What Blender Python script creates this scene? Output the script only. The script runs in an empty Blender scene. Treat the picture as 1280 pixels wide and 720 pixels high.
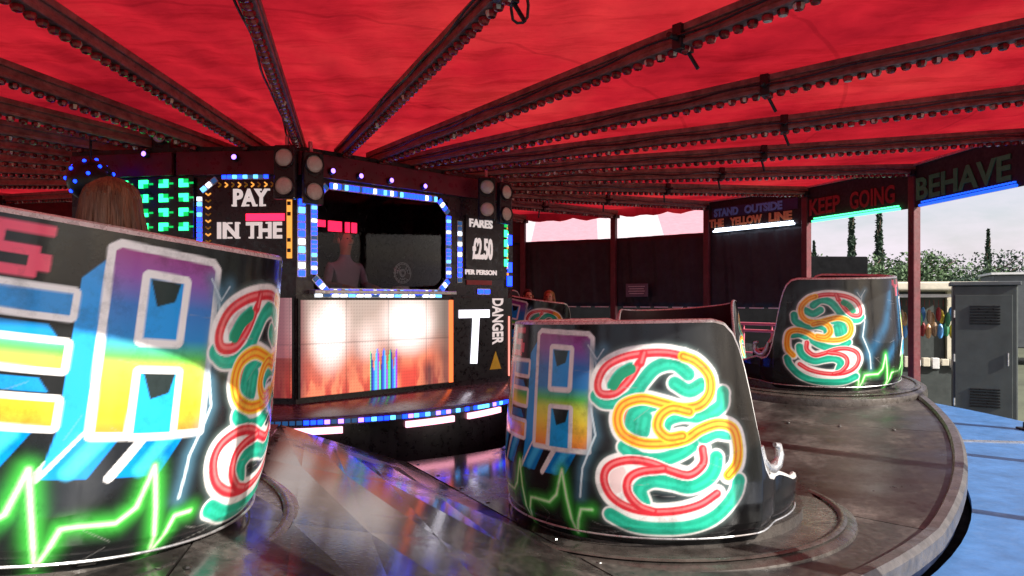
import bpy, bmesh, math, random
import numpy as np
from mathutils import Vector, Matrix
random.seed(7)
rng = np.random.default_rng(7)
PI = math.pi; R = math.radians
C = bpy.context.scene.collection

# ---------------------------------------------------------------- materials
def new_mat(name):
    m = bpy.data.materials.new(name); m.use_nodes = True
    nt = m.node_tree; b = nt.nodes['Principled BSDF']
    return m, nt, b
def coords(nt, which='Object', scale=(1, 1, 1)):
    t = nt.nodes.new('ShaderNodeTexCoord'); mp = nt.nodes.new('ShaderNodeMapping')
    mp.inputs['Scale'].default_value = scale
    nt.links.new(t.outputs[which], mp.inputs['Vector']); return mp.outputs['Vector']
def noise(nt, vec, scale, detail=5, rough=.6):
    n = nt.nodes.new('ShaderNodeTexNoise'); n.inputs['Scale'].default_value = scale
    n.inputs['Detail'].default_value = detail; n.inputs['Roughness'].default_value = rough
    nt.links.new(vec, n.inputs['Vector']); return n.outputs['Fac']
def ramp(nt, fac, stops):
    r = nt.nodes.new('ShaderNodeValToRGB'); e = r.color_ramp.elements
    while len(e) < len(stops): e.new(.5)
    for i, (p, c) in enumerate(stops):
        e[i].position = p; e[i].color = (*c, 1) if len(c) == 3 else c
    nt.links.new(fac, r.inputs['Fac']); return r.outputs['Color']
def bump(nt, fac, b, strength=.2, dist=.01):
    n = nt.nodes.new('ShaderNodeBump'); n.inputs['Strength'].default_value = strength
    n.inputs['Distance'].default_value = dist
    nt.links.new(fac, n.inputs['Height']); nt.links.new(n.outputs['Normal'], b.inputs['Normal'])
def worn(name, c, rough=.5, metal=0, var=.35, scale=6, bmp=.15, stretch=(1, 1, 1), rvar=.15, coat=0):
    m, nt, b = new_mat(name); v = coords(nt, 'Object', stretch)
    f = noise(nt, v, scale, 7, .65)
    lo = tuple(x * (1 - var) for x in c); hi = tuple(min(1, x * (1 + var)) for x in c)
    nt.links.new(ramp(nt, f, [(.3, lo), (.7, hi)]), b.inputs['Base Color'])
    f2 = noise(nt, v, scale * 3.3, 4)
    nt.links.new(ramp(nt, f2, [(.3, (max(.03, rough - rvar),) * 3), (.7, (min(1, rough + rvar),) * 3)]), b.inputs['Roughness'])
    b.inputs['Metallic'].default_value = metal
    if coat: b.inputs['Coat Weight'].default_value = coat; b.inputs['Coat Roughness'].default_value = .06
    if bmp: bump(nt, f2, b, bmp)
    return m
def emis(name, c, s, base=None):
    m, nt, b = new_mat(name)
    b.inputs['Base Color'].default_value = (*(base or tuple(x * .3 for x in c)), 1)
    b.inputs['Emission Color'].default_value = (*c, 1); b.inputs['Emission Strength'].default_value = s
    b.inputs['Roughness'].default_value = .3
    return m

M = {}
# wet, scuffed tread plate of the platform
def deck_mat():
    m, nt, b = new_mat('deck_tread_plate'); v = coords(nt, 'Object')
    n1 = noise(nt, v, 1.6, 8, .7); n2 = noise(nt, v, 22, 6, .7); n3 = noise(nt, v, 90, 3, .6)
    c1 = ramp(nt, n1, [(.3, (.010, .0095, .009)), (.5, (.028, .026, .024)), (.72, (.085, .077, .07))])
    c2 = ramp(nt, n2, [(.35, (.45, .42, .4)), (.55, (1, 1, 1)), (.72, (1.7, 1.6, 1.5))])
    mx = nt.nodes.new('ShaderNodeMix'); mx.data_type = 'RGBA'; mx.blend_type = 'MULTIPLY'; mx.inputs[0].default_value = .8
    nt.links.new(c1, mx.inputs[6]); nt.links.new(c2, mx.inputs[7])
    nt.links.new(mx.outputs[2], b.inputs['Base Color'])
    # rain water lies on the booth side and to the left; the outer right part has dried
    tc = nt.nodes.new('ShaderNodeTexCoord'); sx = nt.nodes.new('ShaderNodeSeparateXYZ'); nt.links.new(tc.outputs['Object'], sx.inputs[0])
    mr = nt.nodes.new('ShaderNodeMapRange'); mr.inputs['From Min'].default_value = 2.2; mr.inputs['From Max'].default_value = 4.2; mr.inputs['To Min'].default_value = -.07; mr.inputs['To Max'].default_value = .2
    nt.links.new(sx.outputs['X'], mr.inputs['Value']); am = nt.nodes.new('ShaderNodeMath'); am.operation = 'ADD'
    nt.links.new(n1, am.inputs[0]); nt.links.new(mr.outputs[0], am.inputs[1])
    nt.links.new(ramp(nt, am.outputs[0], [(.46, (.13,) * 3), (.72, (.52,) * 3)]), b.inputs['Roughness'])
    dry = ramp(nt, am.outputs[0], [(.5, (1,) * 3), (.75, (1.7, 1.7, 1.68))]); m4 = nt.nodes.new('ShaderNodeMix'); m4.data_type = 'RGBA'; m4.blend_type = 'MULTIPLY'; m4.inputs[0].default_value = 1
    nt.links.new(mx.outputs[2], m4.inputs[6]); nt.links.new(dry, m4.inputs[7]); nt.links.new(m4.outputs[2], b.inputs['Base Color'])
    b.inputs['Specular IOR Level'].default_value = .5
    # tread studs
    vo = nt.nodes.new('ShaderNodeTexVoronoi'); vo.inputs['Scale'].default_value = 38; vo.inputs['Randomness'].default_value = .6
    nt.links.new(coords(nt, 'Object', (1, 1, .02)), vo.inputs['Vector'])
    st = ramp(nt, vo.outputs['Distance'], [(.15, (1,) * 3), (.32, (0,) * 3)])
    ad = nt.nodes.new('ShaderNodeMath'); ad.operation = 'MULTIPLY_ADD'; ad.inputs[1].default_value = .6
    nt.links.new(n3, ad.inputs[0]); nt.links.new(st, ad.inputs[2])
    bump(nt, ad.outputs[0], b, .03, .004)
    return m
M['deck'] = deck_mat()
M['plate'] = worn('turntable_steel', (.06, .052, .046), .3, .2, .5, 9, .2)
M['rim'] = worn('deck_rim', (.11, .1, .095), .4, .4, .4, 8, .2)
M['blue'] = worn('blue_walkway_paint', (.06, .18, .42), .45, 0, .28, 3.5, .3)
M['navy'] = worn('navy_paint', (.012, .02, .05), .4, 0, .4, 4, .1)
M['black'] = worn('black_paint', (.012, .012, .014), .35, 0, .5, 6, .1)
M['booth'] = worn('booth_panel', (.02, .012, .016), .3, 0, .5, 5, .08)
M['fascia'] = worn('maroon_fascia', (.11, .008, .022), .35, 0, .4, 4, .08)
M['rafter'] = worn('rafter_paint', (.21, .115, .1), .5, .1, .5, 12, .25, (1, 1, 1))
M['cap'] = worn('red_bulb_cap', (.28, .012, .018), .25, 0, .5, 30, 0)
def cap_mat():
    m, nt, b = new_mat('red_bulb_cap_glints'); g_ = nt.nodes.new('ShaderNodeNewGeometry')
    nt.links.new(ramp(nt, g_.outputs['Random Per Island'], [(0, (.03, .005, .006)), (.25, (.16, .01, .014)), (.8, (.34, .018, .022)), (.93, (.3, .03, .03)), (.95, (.6, .5, .36)), (1, (.7, .62, .5))]), b.inputs['Base Color'])  # the few pale islands paint in reflections on the caps
    b.inputs['Roughness'].default_value = .22; return m
M['cap'] = cap_mat()
M['post'] = worn('maroon_post', (.11, .018, .024), .45, 0, .35, 8, .15)
M['chrome'] = worn('polished_trim', (.66, .65, .63), .3, .35, .15, 14, .08)
M['alu'] = worn('aluminium', (.5, .5, .5), .35, .8, .2, 14, .1)
M['seat'] = worn('red_vinyl', (.16, .012, .014), .35, 0, .3, 9, .1)
M['lining'] = worn('dark_maroon_lining', (.035, .006, .008), .5, 0, .3, 9, .1)
M['board'] = worn('dark_board', (.012, .009, .01), .75, 0, .4, 6, .08)
M['boardred'] = worn('maroon_board', (.06, .01, .01), .75, 0, .4, 6, .08)
M['sheet'] = worn('dark_tarpaulin', (.018, .018, .022), .55, 0, .4, 3, .4)
M['hem'] = worn('white_webbing', (.7, .7, .68), .6, 0, .1, 20, .1)
M['dark'] = worn('dark_recess', (.006, .006, .007), .8, 0, .3, 5, 0)
M['dark'].node_tree.nodes['Principled BSDF'].inputs['Specular IOR Level'].default_value = .05
M['lens'] = worn('lamp_lens', (.62, .6, .52), .25, 0, .12, 40, .3)
M['rope'] = worn('rope', (.06, .05, .04), .8, 0, .4, 40, .4)
M['white'] = worn('white_paint', (.72, .72, .7), .4, 0, .1, 10, .05)
M['cream'] = worn('cream_paint', (.62, .58, .46), .45, 0, .15, 7, .05)
M['grey'] = worn('grey_cladding', (.09, .1, .105), .6, 0, .2, 3, .1)
M['greybox'] = worn('dark_green_grey_steel', (.05, .06, .058), .5, 0, .25, 3, .1)
M['pink'] = worn('pink_rail_paint', (.7, .16, .22), .45, 0, .15, 9, .05)
M['yellow'] = worn('yellow_paint', (.75, .55, .04), .4, 0, .15, 9, .05)
M['skin'] = worn('skin', (.58, .3, .2), .5, 0, .1, 12, .05)
M['shirt'] = worn('pale_shirt', (.36, .32, .42), .8, 0, .1, 12, .2)
M['greycoat'] = worn('grey_jacket', (.22, .2, .2), .8, 0, .2, 12, .2)
M['brownhair'] = worn('brown_hair', (.13, .05, .022), .5, 0, .5, 40, .6, (1, 1, .15))
M['darkhair'] = worn('dark_hair', (.025, .016, .012), .5, 0, .4, 40, .5, (1, 1, .2))
M['tan'] = worn('tan_top', (.3, .2, .13), .8, 0, .2, 12, .2)
M['jeans'] = worn('dark_jeans', (.03, .035, .06), .8, 0, .2, 12, .2)
M['eye'] = worn('eye', (.02, .02, .02), .2, 0, .1, 10, 0)
M['bark'] = worn('bark', (.09, .06, .04), .9, 0, .3, 8, .5)
M['ground'] = worn('trodden_ground', (.09, .1, .06), .9, 0, .4, .35, .3)
M['ledblue'] = emis('led_blue', (.004, .03, 1), 4.5); M['ledcyan'] = emis('led_cyan', (.08, .4, 1), 2.5)
M['ledwhite'] = emis('led_white', (.75, .85, 1), 2.2); M['ledgreen'] = emis('led_green', (.02, .95, .22), 3.0)
M['ledgreendim'] = emis('led_green_dim', (.0, .45, .08), 1.0)
M['leddim'] = emis('led_dim', (.02, .08, .22), .6); M['ledred'] = emis('led_red', (1, .012, .05), 2.4)
M['ledpink'] = emis('led_pink', (1, .38, .5), 2.0); M['ledamber'] = emis('led_amber', (.9, .35, .06), .8)
M['ledpurple'] = emis('led_violet', (.25, .12, 1), 3.5)
M['tubewhite'] = emis('tube_white', (.72, .82, 1), 3.0); M['tubegreen'] = emis('tube_green', (.08, 1, .35), 1.8); M['tubeblue'] = emis('tube_blue', (.01, .1, .9), 1.0)
M['txtwhite'] = emis('lit_white_letters', (.8, .8, .92), 1.3, (.7, .7, .7))
M['paintwhite'] = worn('letter_white', (.66, .62, .6), .4, 0, .15, 20, 0)
M['signwhite'] = emis('glow_lifted_white_letters', (.8, .72, .7), .42, (.6, .58, .56))  # slight glow added to brighten the dim white lettering
M['paintblue'] = worn('letter_blue', (.1, .34, .75), .4, 0, .2, 20, 0)
M['paintorange'] = worn('letter_tan', (.6, .33, .15), .4, 0, .2, 20, 0)
M['paintred'] = worn('letter_red', (.25, .012, .016), .6, 0, .2, 20, 0)
M['paintgreen'] = worn('letter_green', (.03, .2, .09), .6, 0, .2, 20, 0)
M['bluepanel'] = worn('letter_backing_blue', (.01, .02, .08), .4, 0, .2, 20, 0)

def vc_mat(name, emit=0, rough=.13, coat=.0):
    m, nt, b = new_mat(name)
    a = nt.nodes.new('ShaderNodeVertexColor'); a.layer_name = 'paint'
    if emit:
        b.inputs['Base Color'].default_value = (.02, .02, .02, 1); b.inputs['Roughness'].default_value = .35
        nt.links.new(a.outputs['Color'], b.inputs['Emission Color']); b.inputs['Emission Strength'].default_value = emit
    else:
        v = coords(nt); f = noise(nt, v, 7, 8, .7)
        mx = nt.nodes.new('ShaderNodeMix'); mx.data_type = 'RGBA'; mx.blend_type = 'MULTIPLY'; mx.inputs[0].default_value = 1
        nt.links.new(a.outputs['Color'], mx.inputs[6]); nt.links.new(ramp(nt, f, [(.32, (.62,) * 3), (.5, (1,) * 3)]), mx.inputs[7])
        nt.links.new(mx.outputs[2], b.inputs['Base Color'])
        f2 = noise(nt, coords(nt, 'Object', (1, 1, .25)), 30, 5)
        nt.links.new(ramp(nt, f2, [(.35, (rough * .7,) * 3), (.7, (rough * 1.9,) * 3)]), b.inputs['Roughness'])
        b.inputs['Specular IOR Level'].default_value = .38
        bump(nt, f, b, .08, .012)
    return m
M['tubpaint'] = vc_mat('airbrushed_gloss_paint')
M['screen'] = vc_mat('led_screen_picture', 1.0)

def canvas_mat():
    m, nt, b = new_mat('red_canvas'); nt.nodes.remove(b)
    v = coords(nt); n1 = noise(nt, v, .5, 6, .6); n2 = noise(nt, v, 3, 6, .7)
    col = ramp(nt, n1, [(.3, (.25, .006, .014)), (.5, (.5, .015, .026)), (.72, (.66, .04, .042))])
    c2 = ramp(nt, n2, [(.3, (.86, .86, .86)), (.6, (1, 1, 1))])
    mx = nt.nodes.new('ShaderNodeMix'); mx.data_type = 'RGBA'; mx.blend_type = 'MULTIPLY'; mx.inputs[0].default_value = 1
    nt.links.new(col, mx.inputs[6]); nt.links.new(c2, mx.inputs[7])
    # sewn seams running round the roof, and dirt streaks down the slope
    sp = nt.nodes.new('ShaderNodeVectorMath'); sp.operation = 'SUBTRACT'; sp.inputs[1].default_value = (-2.44, 8.81, 0)
    tc = nt.nodes.new('ShaderNodeTexCoord'); nt.links.new(tc.outputs['Object'], sp.inputs[0])
    fl = nt.nodes.new('ShaderNodeVectorMath'); fl.operation = 'MULTIPLY'; fl.inputs[1].default_value = (1, 1, 0); nt.links.new(sp.outputs[0], fl.inputs[0])
    ln = nt.nodes.new('ShaderNodeVectorMath'); ln.operation = 'LENGTH'; nt.links.new(fl.outputs[0], ln.inputs[0])
    md = nt.nodes.new('ShaderNodeMath'); md.operation = 'PINGPONG'; md.inputs[1].default_value = .74; nt.links.new(ln.outputs['Value'], md.inputs[0])
    sm = ramp(nt, md.outputs[0], [(0, (.75,) * 3), (.014, (.78,) * 3), (.02, (1,) * 3)])
    n3 = noise(nt, coords(nt, 'Object', (.5, 3, 1)), 1.3, 8, .75); st = ramp(nt, n3, [(.36, (.62, .5, .5)), (.52, (1, 1, 1))])
    for x_ in (sm, st):
        m2 = nt.nodes.new('ShaderNodeMix'); m2.data_type = 'RGBA'; m2.blend_type = 'MULTIPLY'; m2.inputs[0].default_value = .8
        nt.links.new(mx.outputs[2], m2.inputs[6]); nt.links.new(x_, m2.inputs[7]); mx = m2
    d = nt.nodes.new('ShaderNodeBsdfDiffuse'); t = nt.nodes.new('ShaderNodeBsdfTranslucent'); s = nt.nodes.new('ShaderNodeMixShader')
    nt.links.new(mx.outputs[2], d.inputs['Color']); nt.links.new(mx.outputs[2], t.inputs['Color'])
    s.inputs['Fac'].default_value = .5
    nt.links.new(d.outputs[0], s.inputs[1]); nt.links.new(t.outputs[0], s.inputs[2])
    bp = nt.nodes.new('ShaderNodeBump'); bp.inputs['Strength'].default_value = .22; bp.inputs['Distance'].default_value = .03
    nt.links.new(n2, bp.inputs['Height']); nt.links.new(bp.outputs[0], d.inputs['Normal'])
    nt.links.new(s.outputs[0], nt.nodes['Material Output'].inputs['Surface'])
    return m
M['canvas'] = canvas_mat()
def glass_mat():
    m, nt, b = new_mat('dark_window_glass'); nt.nodes.remove(b)
    t = nt.nodes.new('ShaderNodeBsdfTransparent'); t.inputs['Color'].default_value = (.86, .86, .9, 1)
    g = nt.nodes.new('ShaderNodeBsdfGlossy'); g.inputs['Roughness'].default_value = .03
    f = nt.nodes.new('ShaderNodeFresnel'); f.inputs['IOR'].default_value = 1.5
    s = nt.nodes.new('ShaderNodeMixShader')
    g.inputs['Color'].default_value = (.12, .12, .13, 1)   # coated, tinted glass
    nt.links.new(f.outputs[0], s.inputs[0]); nt.links.new(t.outputs[0], s.inputs[1]); nt.links.new(g.outputs[0], s.inputs[2])
    nt.links.new(s.outputs[0], nt.nodes['Material Output'].inputs['Surface'])
    return m
M['glass'] = glass_mat()
def leaf_mat(name, c):
    m, nt, b = new_mat(name)
    oi = nt.nodes.new('ShaderNodeNewGeometry')
    lo = tuple(x * .55 for x in c); hi = tuple(x * 1.6 for x in c)
    nt.links.new(ramp(nt, oi.outputs['Random Per Island'], [(0, lo), (1, hi)]), b.inputs['Base Color'])
    b.inputs['Roughness'].default_value = .7
    return m
M['leaf'] = leaf_mat('leaf_green', (.05, .095, .035)); M['leaf2'] = leaf_mat('leaf_dark', (.03, .06, .035))

# ---------------------------------------------------------------- mesh helpers
class MB:
    def __init__(s): s.v = []; s.f = []; s.m = []
    def quad(s, a, b, c, d, mi=0):
        n = len(s.v); s.v += [tuple(a), tuple(b), tuple(c), tuple(d)]; s.f.append((n, n+1, n+2, n+3)); s.m.append(mi)
    def box(s, c, d, mi=0, mat=None):
        n = len(s.v); x, y, z = (q / 2 for q in d)
        for sx, sy, sz in ((-1,-1,-1),(1,-1,-1),(1,1,-1),(-1,1,-1),(-1,-1,1),(1,-1,1),(1,1,1),(-1,1,1)):
            p = Vector((sx*x, sy*y, sz*z))
            if mat is not None: p = mat @ p
            s.v.append(tuple(p + Vector(c)))
        for q in ((0,3,2,1),(4,5,6,7),(0,1,5,4),(1,2,6,5),(2,3,7,6),(3,0,4,7)):
            s.f.append(tuple(n+i for i in q)); s.m.append(mi)
    def beam(s, a, b, w, h, mi=0):
        a = Vector(a); b = Vector(b); d = b - a; L = d.length; d.normalize()
        up = Vector((0, 0, 1)) if abs(d.z) < .95 else Vector((1, 0, 0))
        y = up.cross(d).normalized(); z = d.cross(y)
        s.box((a+b)/2, (L, w, h), mi, Matrix((d, y, z)).transposed())
    def tube(s, pts, r, n=8, mi=0, caps=True):
        pts = [Vector(p) for p in pts]; rr = r if isinstance(r, (list, tuple)) else [r]*len(pts)
        base = len(s.v); prev = None
        for i, p in enumerate(pts):
            t = (pts[min(i+1, len(pts)-1)] - pts[max(i-1, 0)]).normalized()
            if prev is None:
                u = Vector((0, 0, 1)) if abs(t.z) < .9 else Vector((1, 0, 0))
                x = t.cross(u).normalized()
            else: x = (prev - t * prev.dot(t)).normalized()
            prev = x; y = t.cross(x)
            for k in range(n):
                a = 2*PI*k/n; s.v.append(tuple(p + (x*math.cos(a) + y*math.sin(a))*rr[i]))
        for i in range(len(pts)-1):
            for k in range(n):
                k2 = (k+1) % n
                s.f.append((base+i*n+k, base+i*n+k2, base+(i+1)*n+k2, base+(i+1)*n+k)); s.m.append(mi)
        if caps:
            s.f.append(tuple(base+k for k in range(n))[::-1]); s.m.append(mi)
            s.f.append(tuple(base+(len(pts)-1)*n+k for k in range(n))); s.m.append(mi)
    def lathe(s, prof, c=(0,0,0), n=32, mi=0, a0=0, a1=2*PI, mat=None):
        closed = abs(a1-a0-2*PI) < 1e-6; N = n if closed else n+1; base = len(s.v); c = Vector(c)
        for k in range(N):
            a = a0 + (a1-a0)*k/n
            for r, z in prof:
                p = Vector((r*math.cos(a), r*math.sin(a), z))
                if mat is not None: p = mat @ p
                s.v.append(tuple(p + c))
        P = len(prof)
        for k in range(n):
            k2 = (k+1) % N
            for j in range(P-1):
                s.f.append((base+k*P+j, base+k2*P+j, base+k2*P+j+1, base+k*P+j+1)); s.m.append(mi)
    def ball(s, c, r, n=12, m=8, mi=0):
        rx = r if isinstance(r, (tuple, list)) else (r, r, r); base = len(s.v)
        for j in range(m+1):
            t = PI*j/m
            for k in range(n):
                a = 2*PI*k/n
                s.v.append((c[0]+rx[0]*math.sin(t)*math.cos(a), c[1]+rx[1]*math.sin(t)*math.sin(a), c[2]+rx[2]*math.cos(t)))
        for j in range(m):
            for k in range(n):
                s.f.append((base+j*n+k, base+(j+1)*n+k, base+(j+1)*n+(k+1) % n, base+j*n+(k+1) % n)); s.m.append(mi)
    def build(s, name, mats, parent=None, smooth=False, bevel=0):
        me = bpy.data.meshes.new(name); me.from_pydata(s.v, [], s.f)
        if not isinstance(mats, (list, tuple)): mats = [mats]
        for m in mats: me.materials.append(m)
        me.polygons.foreach_set('material_index', s.m)
        me.validate(); me.update()
        if smooth:
            me.polygons.foreach_set('use_smooth', [True]*len(me.polygons))
            try: me.set_sharp_from_angle(angle=R(40))
            except Exception: pass
        o = bpy.data.objects.new(name, me); C.objects.link(o)
        if parent is not None: o.parent = parent
        if bevel:
            b = o.modifiers.new('b', 'BEVEL'); b.width = bevel; b.segments = 2; b.limit_method = 'ANGLE'
        return o
def tag(o, label, cat, group=None):
    o['label'] = label; o['category'] = cat
    if group: o['group'] = group
    return o
def thing(name, label, cat, loc=(0,0,0), rz=0, group=None):
    o = bpy.data.objects.new(name, None); C.objects.link(o); o.empty_display_size = .1
    o.location = loc; o.rotation_euler = (0, 0, rz); return tag(o, label, cat, group)
def struct(o, kind='structure'): o['kind'] = kind; return o
def copy_tree(o, parent=None):
    c = o.copy(); C.objects.link(c)
    if parent is not None: c.parent = parent
    for ch in list(o.children): copy_tree(ch, c)
    return c

# ---------------------------------------------------------------- lettering (5x7 cells)
F = {'A':'01110 10001 10001 11111 10001 10001 10001','B':'11110 10001 10001 11110 10001 10001 11110','C':'01111 10000 10000 10000 10000 10000 01111',
'D':'11110 10001 10001 10001 10001 10001 11110','E':'11111 10000 10000 11110 10000 10000 11111','F':'11111 10000 10000 11110 10000 10000 10000',
'G':'01111 10000 10000 10011 10001 10001 01111','H':'10001 10001 10001 11111 10001 10001 10001','I':'01110 00100 00100 00100 00100 00100 01110',
'K':'10001 10010 10100 11000 10100 10010 10001','L':'10000 10000 10000 10000 10000 10000 11111','N':'10001 11001 11001 10101 10011 10011 10001',
'O':'01110 10001 10001 10001 10001 10001 01110','P':'11110 10001 10001 11110 10000 10000 10000','R':'11110 10001 10001 11110 10100 10010 10001',
'S':'01111 10000 10000 01110 00001 00001 11110','T':'11111 00100 00100 00100 00100 00100 00100','U':'10001 10001 10001 10001 10001 10001 01110',
'V':'10001 10001 10001 10001 01010 01010 00100','W':'10001 10001 10001 10101 10101 11011 10001','Y':'10001 10001 01010 00100 00100 00100 00100',
'2':'01110 10001 00001 00110 01000 10000 11111','5':'11111 10000 11110 00001 00001 10001 01110','0':'01110 10001 10011 10101 11001 10001 01110',
'.':'00000 00000 00000 00000 00000 01100 01100',' ':'00000 '*7}
POUND = '00110 01001 01000 11110 01000 01000 11111'
def text_cells(s, w, h, bold=1.0):
    """cells (x0,x1,y0,y1) of a word laid from 0..w, 0..h"""
    n = len(s); cw = w/(n*6-1); ch = h/7; out = []
    for i, c in enumerate(s):
        rows = (POUND if c == '#' else F.get(c, F[' '])).split()
        if len(rows) < 7: rows = ['00000']*7
        for r, row in enumerate(rows):
            k = 0
            while k < 5:
                if row[k] == '1':
                    j = k
                    while j < 5 and row[j] == '1': j += 1
                    e = (bold-1)*cw*.5
                    out.append(((i*6+k)*cw-e, (i*6+j)*cw+e, (6-r)*ch, (7-r)*ch)); k = j
                else: k += 1
    return out
def slab(s, w, h):
    """the same cells with small slab serifs at the ends of the uprights"""
    out = text_cells(s, w, h, 1.5); n = len(s); cw = w/(n*6-1); ch = h/7
    for i, c in enumerate(s):
        rows = F.get(c, F[' ']).split()
        if len(rows) < 7: continue
        for r, y in ((0, 6), (6, 0)):
            for k in range(5):
                if rows[r][k] == '1' and not (k and rows[r][k-1] == '1'):
                    out.append(((i*6+k-.6)*cw, (i*6+k+1.6)*cw, y*ch+(.5*ch if y else -.1*ch), y*ch+(1.1*ch if y else .5*ch)))
    return out
def word_mesh(mb, word, w, h, mat, off=0, depth=.01, mi=0, bold=.03, dx=0, dy=0, slabs=False):
    cu = bpy.data.curves.new('word', 'FONT'); cu.body = word; cu.offset = bold; cu.extrude = .5; cu.resolution_u = 3
    o = bpy.data.objects.new('word', cu); C.objects.link(o); dg = bpy.context.evaluated_depsgraph_get(); dg.update()
    me = bpy.data.meshes.new_from_object(o.evaluated_get(dg)); vs = [v.co.copy() for v in me.vertices]; fs = [tuple(p.vertices) for p in me.polygons]
    bpy.data.objects.remove(o); bpy.data.curves.remove(cu); bpy.data.meshes.remove(me)
    x0, x1 = min(v.x for v in vs), max(v.x for v in vs); y0, y1 = min(v.y for v in vs), max(v.y for v in vs); b = len(mb.v)
    for v in vs: mb.v.append(tuple(mat @ Vector(((v.x-x0)/(x1-x0)*w+dx, (v.y-y0)/(y1-y0)*h+dy, off+v.z*depth))))
    for f in fs: mb.f.append(tuple(b+i for i in f)); mb.m.append(mi)
    if slabs:                                   # small feet and heads on the uprights
        m3 = mat.to_3x3(); cw = w/(len(word)*6-1)
        for i, c in enumerate(word):
            rows = F[c].split()
            for r, y in ((0, h-.06*h), (6, .06*h)):
                for k in range(5):
                    if rows[r][k] == '1' and not (k and rows[r][k-1] == '1') and not (k < 4 and rows[r][k+1] == '1'):
                        mb.box(mat @ Vector(((i*6+k+.5)*cw+dx, y+dy, off)), (cw*2.4, .1*h, depth*.9), mi, m3)
def frame_of(o, xd, n):
    """matrix whose x runs along xd, y is up, z is the outward normal n"""
    xd = Vector(xd).normalized(); n = Vector(n).normalized(); z = Vector((0, 0, 1))
    m = Matrix((xd, z, n)).transposed().to_4x4(); m.translation = Vector(o); return m
def cells_mb(mb, cells, mat, off, depth=.006, mi=0, dx=0, dy=0, rise=0):
    m3 = mat.to_3x3()
    for i, (x0, x1, y0, y1) in enumerate(cells):
        c = mat @ Vector(((x0+x1)/2+dx, (y0+y1)/2+dy+rise*((x0+x1)/2), off))
        mb.box(c, (x1-x0, y1-y0, depth + .0004*(i % 7)), mi, m3)

# ---------------------------------------------------------------- layout
CX, CY = -2.44, 8.81            # axis of the ride
ZA, SL = 2.94, .0547            # rafter height on the axis and its rise per metre
RP = 8.46; OFF = .1988          # post ring
def at(r, az, z=0): return Vector((CX + r*math.cos(az), CY + r*math.sin(az), z))
HZ = {-169: .45, -151: .35, -133: .15, -115: .3, -97: .6, -79: .52, -61: .15, -43: .14, -25: .40, -7: .60, 11: .3, 29: .12, 47: .12, 65: .4, 83: .55, 101: .3, 119: .12, 137: .12, 155: .4, 173: .5}
def deck_z(deg):                                # height of the hinged deck at a bearing
    k = math.floor((deg+43)/18); a = -43+18*k; t = (deg-a)/18
    w = lambda q: HZ[(q+180) % 360-180]
    return w(a)*(1-t) + w(a+18)*t

# ---------------------------------------------------------------- ground, walkway
g = MB(); g.lathe([(0, -.62), (30, -.62), (120, -.62), (900, -.62)], (0, 20, 0), 48)
struct(g.build('ground', M['ground']))
w = MB()
w.lathe([(6.8, -.05), (6.8, 0), (8.75, 0), (8.75, -.12), (8.75, -.6)], (CX, CY, 0), 144)
wk = struct(w.build('walkway', M['blue'], smooth=False))
w = MB(); w.box((.75, -.05, -.33), (3.6, 1.3, .6)); struct(w.build('landing', M['blue'], bevel=.01))
for i in range(3):
    w = MB(); w.box((.75, -.7-.15-.3*i-.02, -.6+.225-.075*i-.02), (3.2, .3, .45-.15*i)); struct(w.build('step', M['blue'], bevel=.01))
b = MB(); b.lathe([(0, -.1), (6.79, -.1)], (CX, CY, 0), 96); struct(b.build('ride_base_floor', M['dark']))
# aluminium joints laid across the walkway
for k in range(1, 24, 3):
    az = OFF + (k+.63)*R(15)
    q = MB()
    for s in (-.03, .03): q.beam(at(6.84, az+s/8, .006), at(8.7, az+s/8, .006), .022, .012)
    o = q.build('walkway_joint_strip', M['alu'])
    tag(o, 'bright twin metal strip across the blue walkway at right' if k == 22 else 'twin metal joint strip across the blue walkway', 'metal strip', 'joint strips across the blue walkway')

# ---------------------------------------------------------------- rotating platform
plat = thing('ride_platform', 'wet scuffed brown metal deck of the ride, rolling in low humps round the booth', 'ride platform', (CX, CY, 0))
NP = 20
for k in range(NP):
    a0 = -43 + 18*k; a1 = a0 + 18; p = MB(); gap = .012
    rs = [3.2, 4.4, 5.6, 6.68]; nn = 5; idx = []
    for dz in (0, -.05):
        g_ = []
        for r in rs:
            row = []
            for j in range(nn+1):
                t = j/nn; a = R(a0+(a1-a0)*t); a += (gap/r)*(1 if j == 0 else -1 if j == nn else 0)*.5
                z = deck_z(a0)*(1-t) + deck_z(a1)*t + dz
                row.append(len(p.v)); p.v.append((r*math.cos(a), r*math.sin(a), z))
            g_.append(row)
        idx.append(g_)
    T, B = idx
    for i in range(3):
        for j in range(nn):
            p.f.append((T[i][j], T[i+1][j], T[i+1][j+1], T[i][j+1])); p.m.append(0)
            p.f.append((B[i][j], B[i][j+1], B[i+1][j+1], B[i+1][j])); p.m.append(0)
    for i in range(3):
        p.f.append((T[i][0], B[i][0], B[i+1][0], T[i+1][0])); p.m.append(0)
        p.f.append((T[i+1][nn], B[i+1][nn], B[i][nn], T[i][nn])); p.m.append(0)
    for j in range(nn):
        p.f.append((T[0][j+1], B[0][j+1], B[0][j], T[0][j])); p.m.append(0)
        p.f.append((T[3][j], B[3][j], B[3][j+1], T[3][j+1])); p.m.append(0)
    for rr_ in [3.35+.42*q_ for q_ in range(8)]:          # bolt heads along the hinged edges
        for j, s_ in ((0, 1), (nn, -1)):
            a = R(a0 if j == 0 else a1) + s_*.05/rr_; z = deck_z(a0 if j == 0 else a1)
            p.lathe([(0, .006), (.012, .005), (.016, -.002)], (rr_*math.cos(a), rr_*math.sin(a), z), 8)
    p.build('deck_panel', M['deck'], plat)
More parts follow.
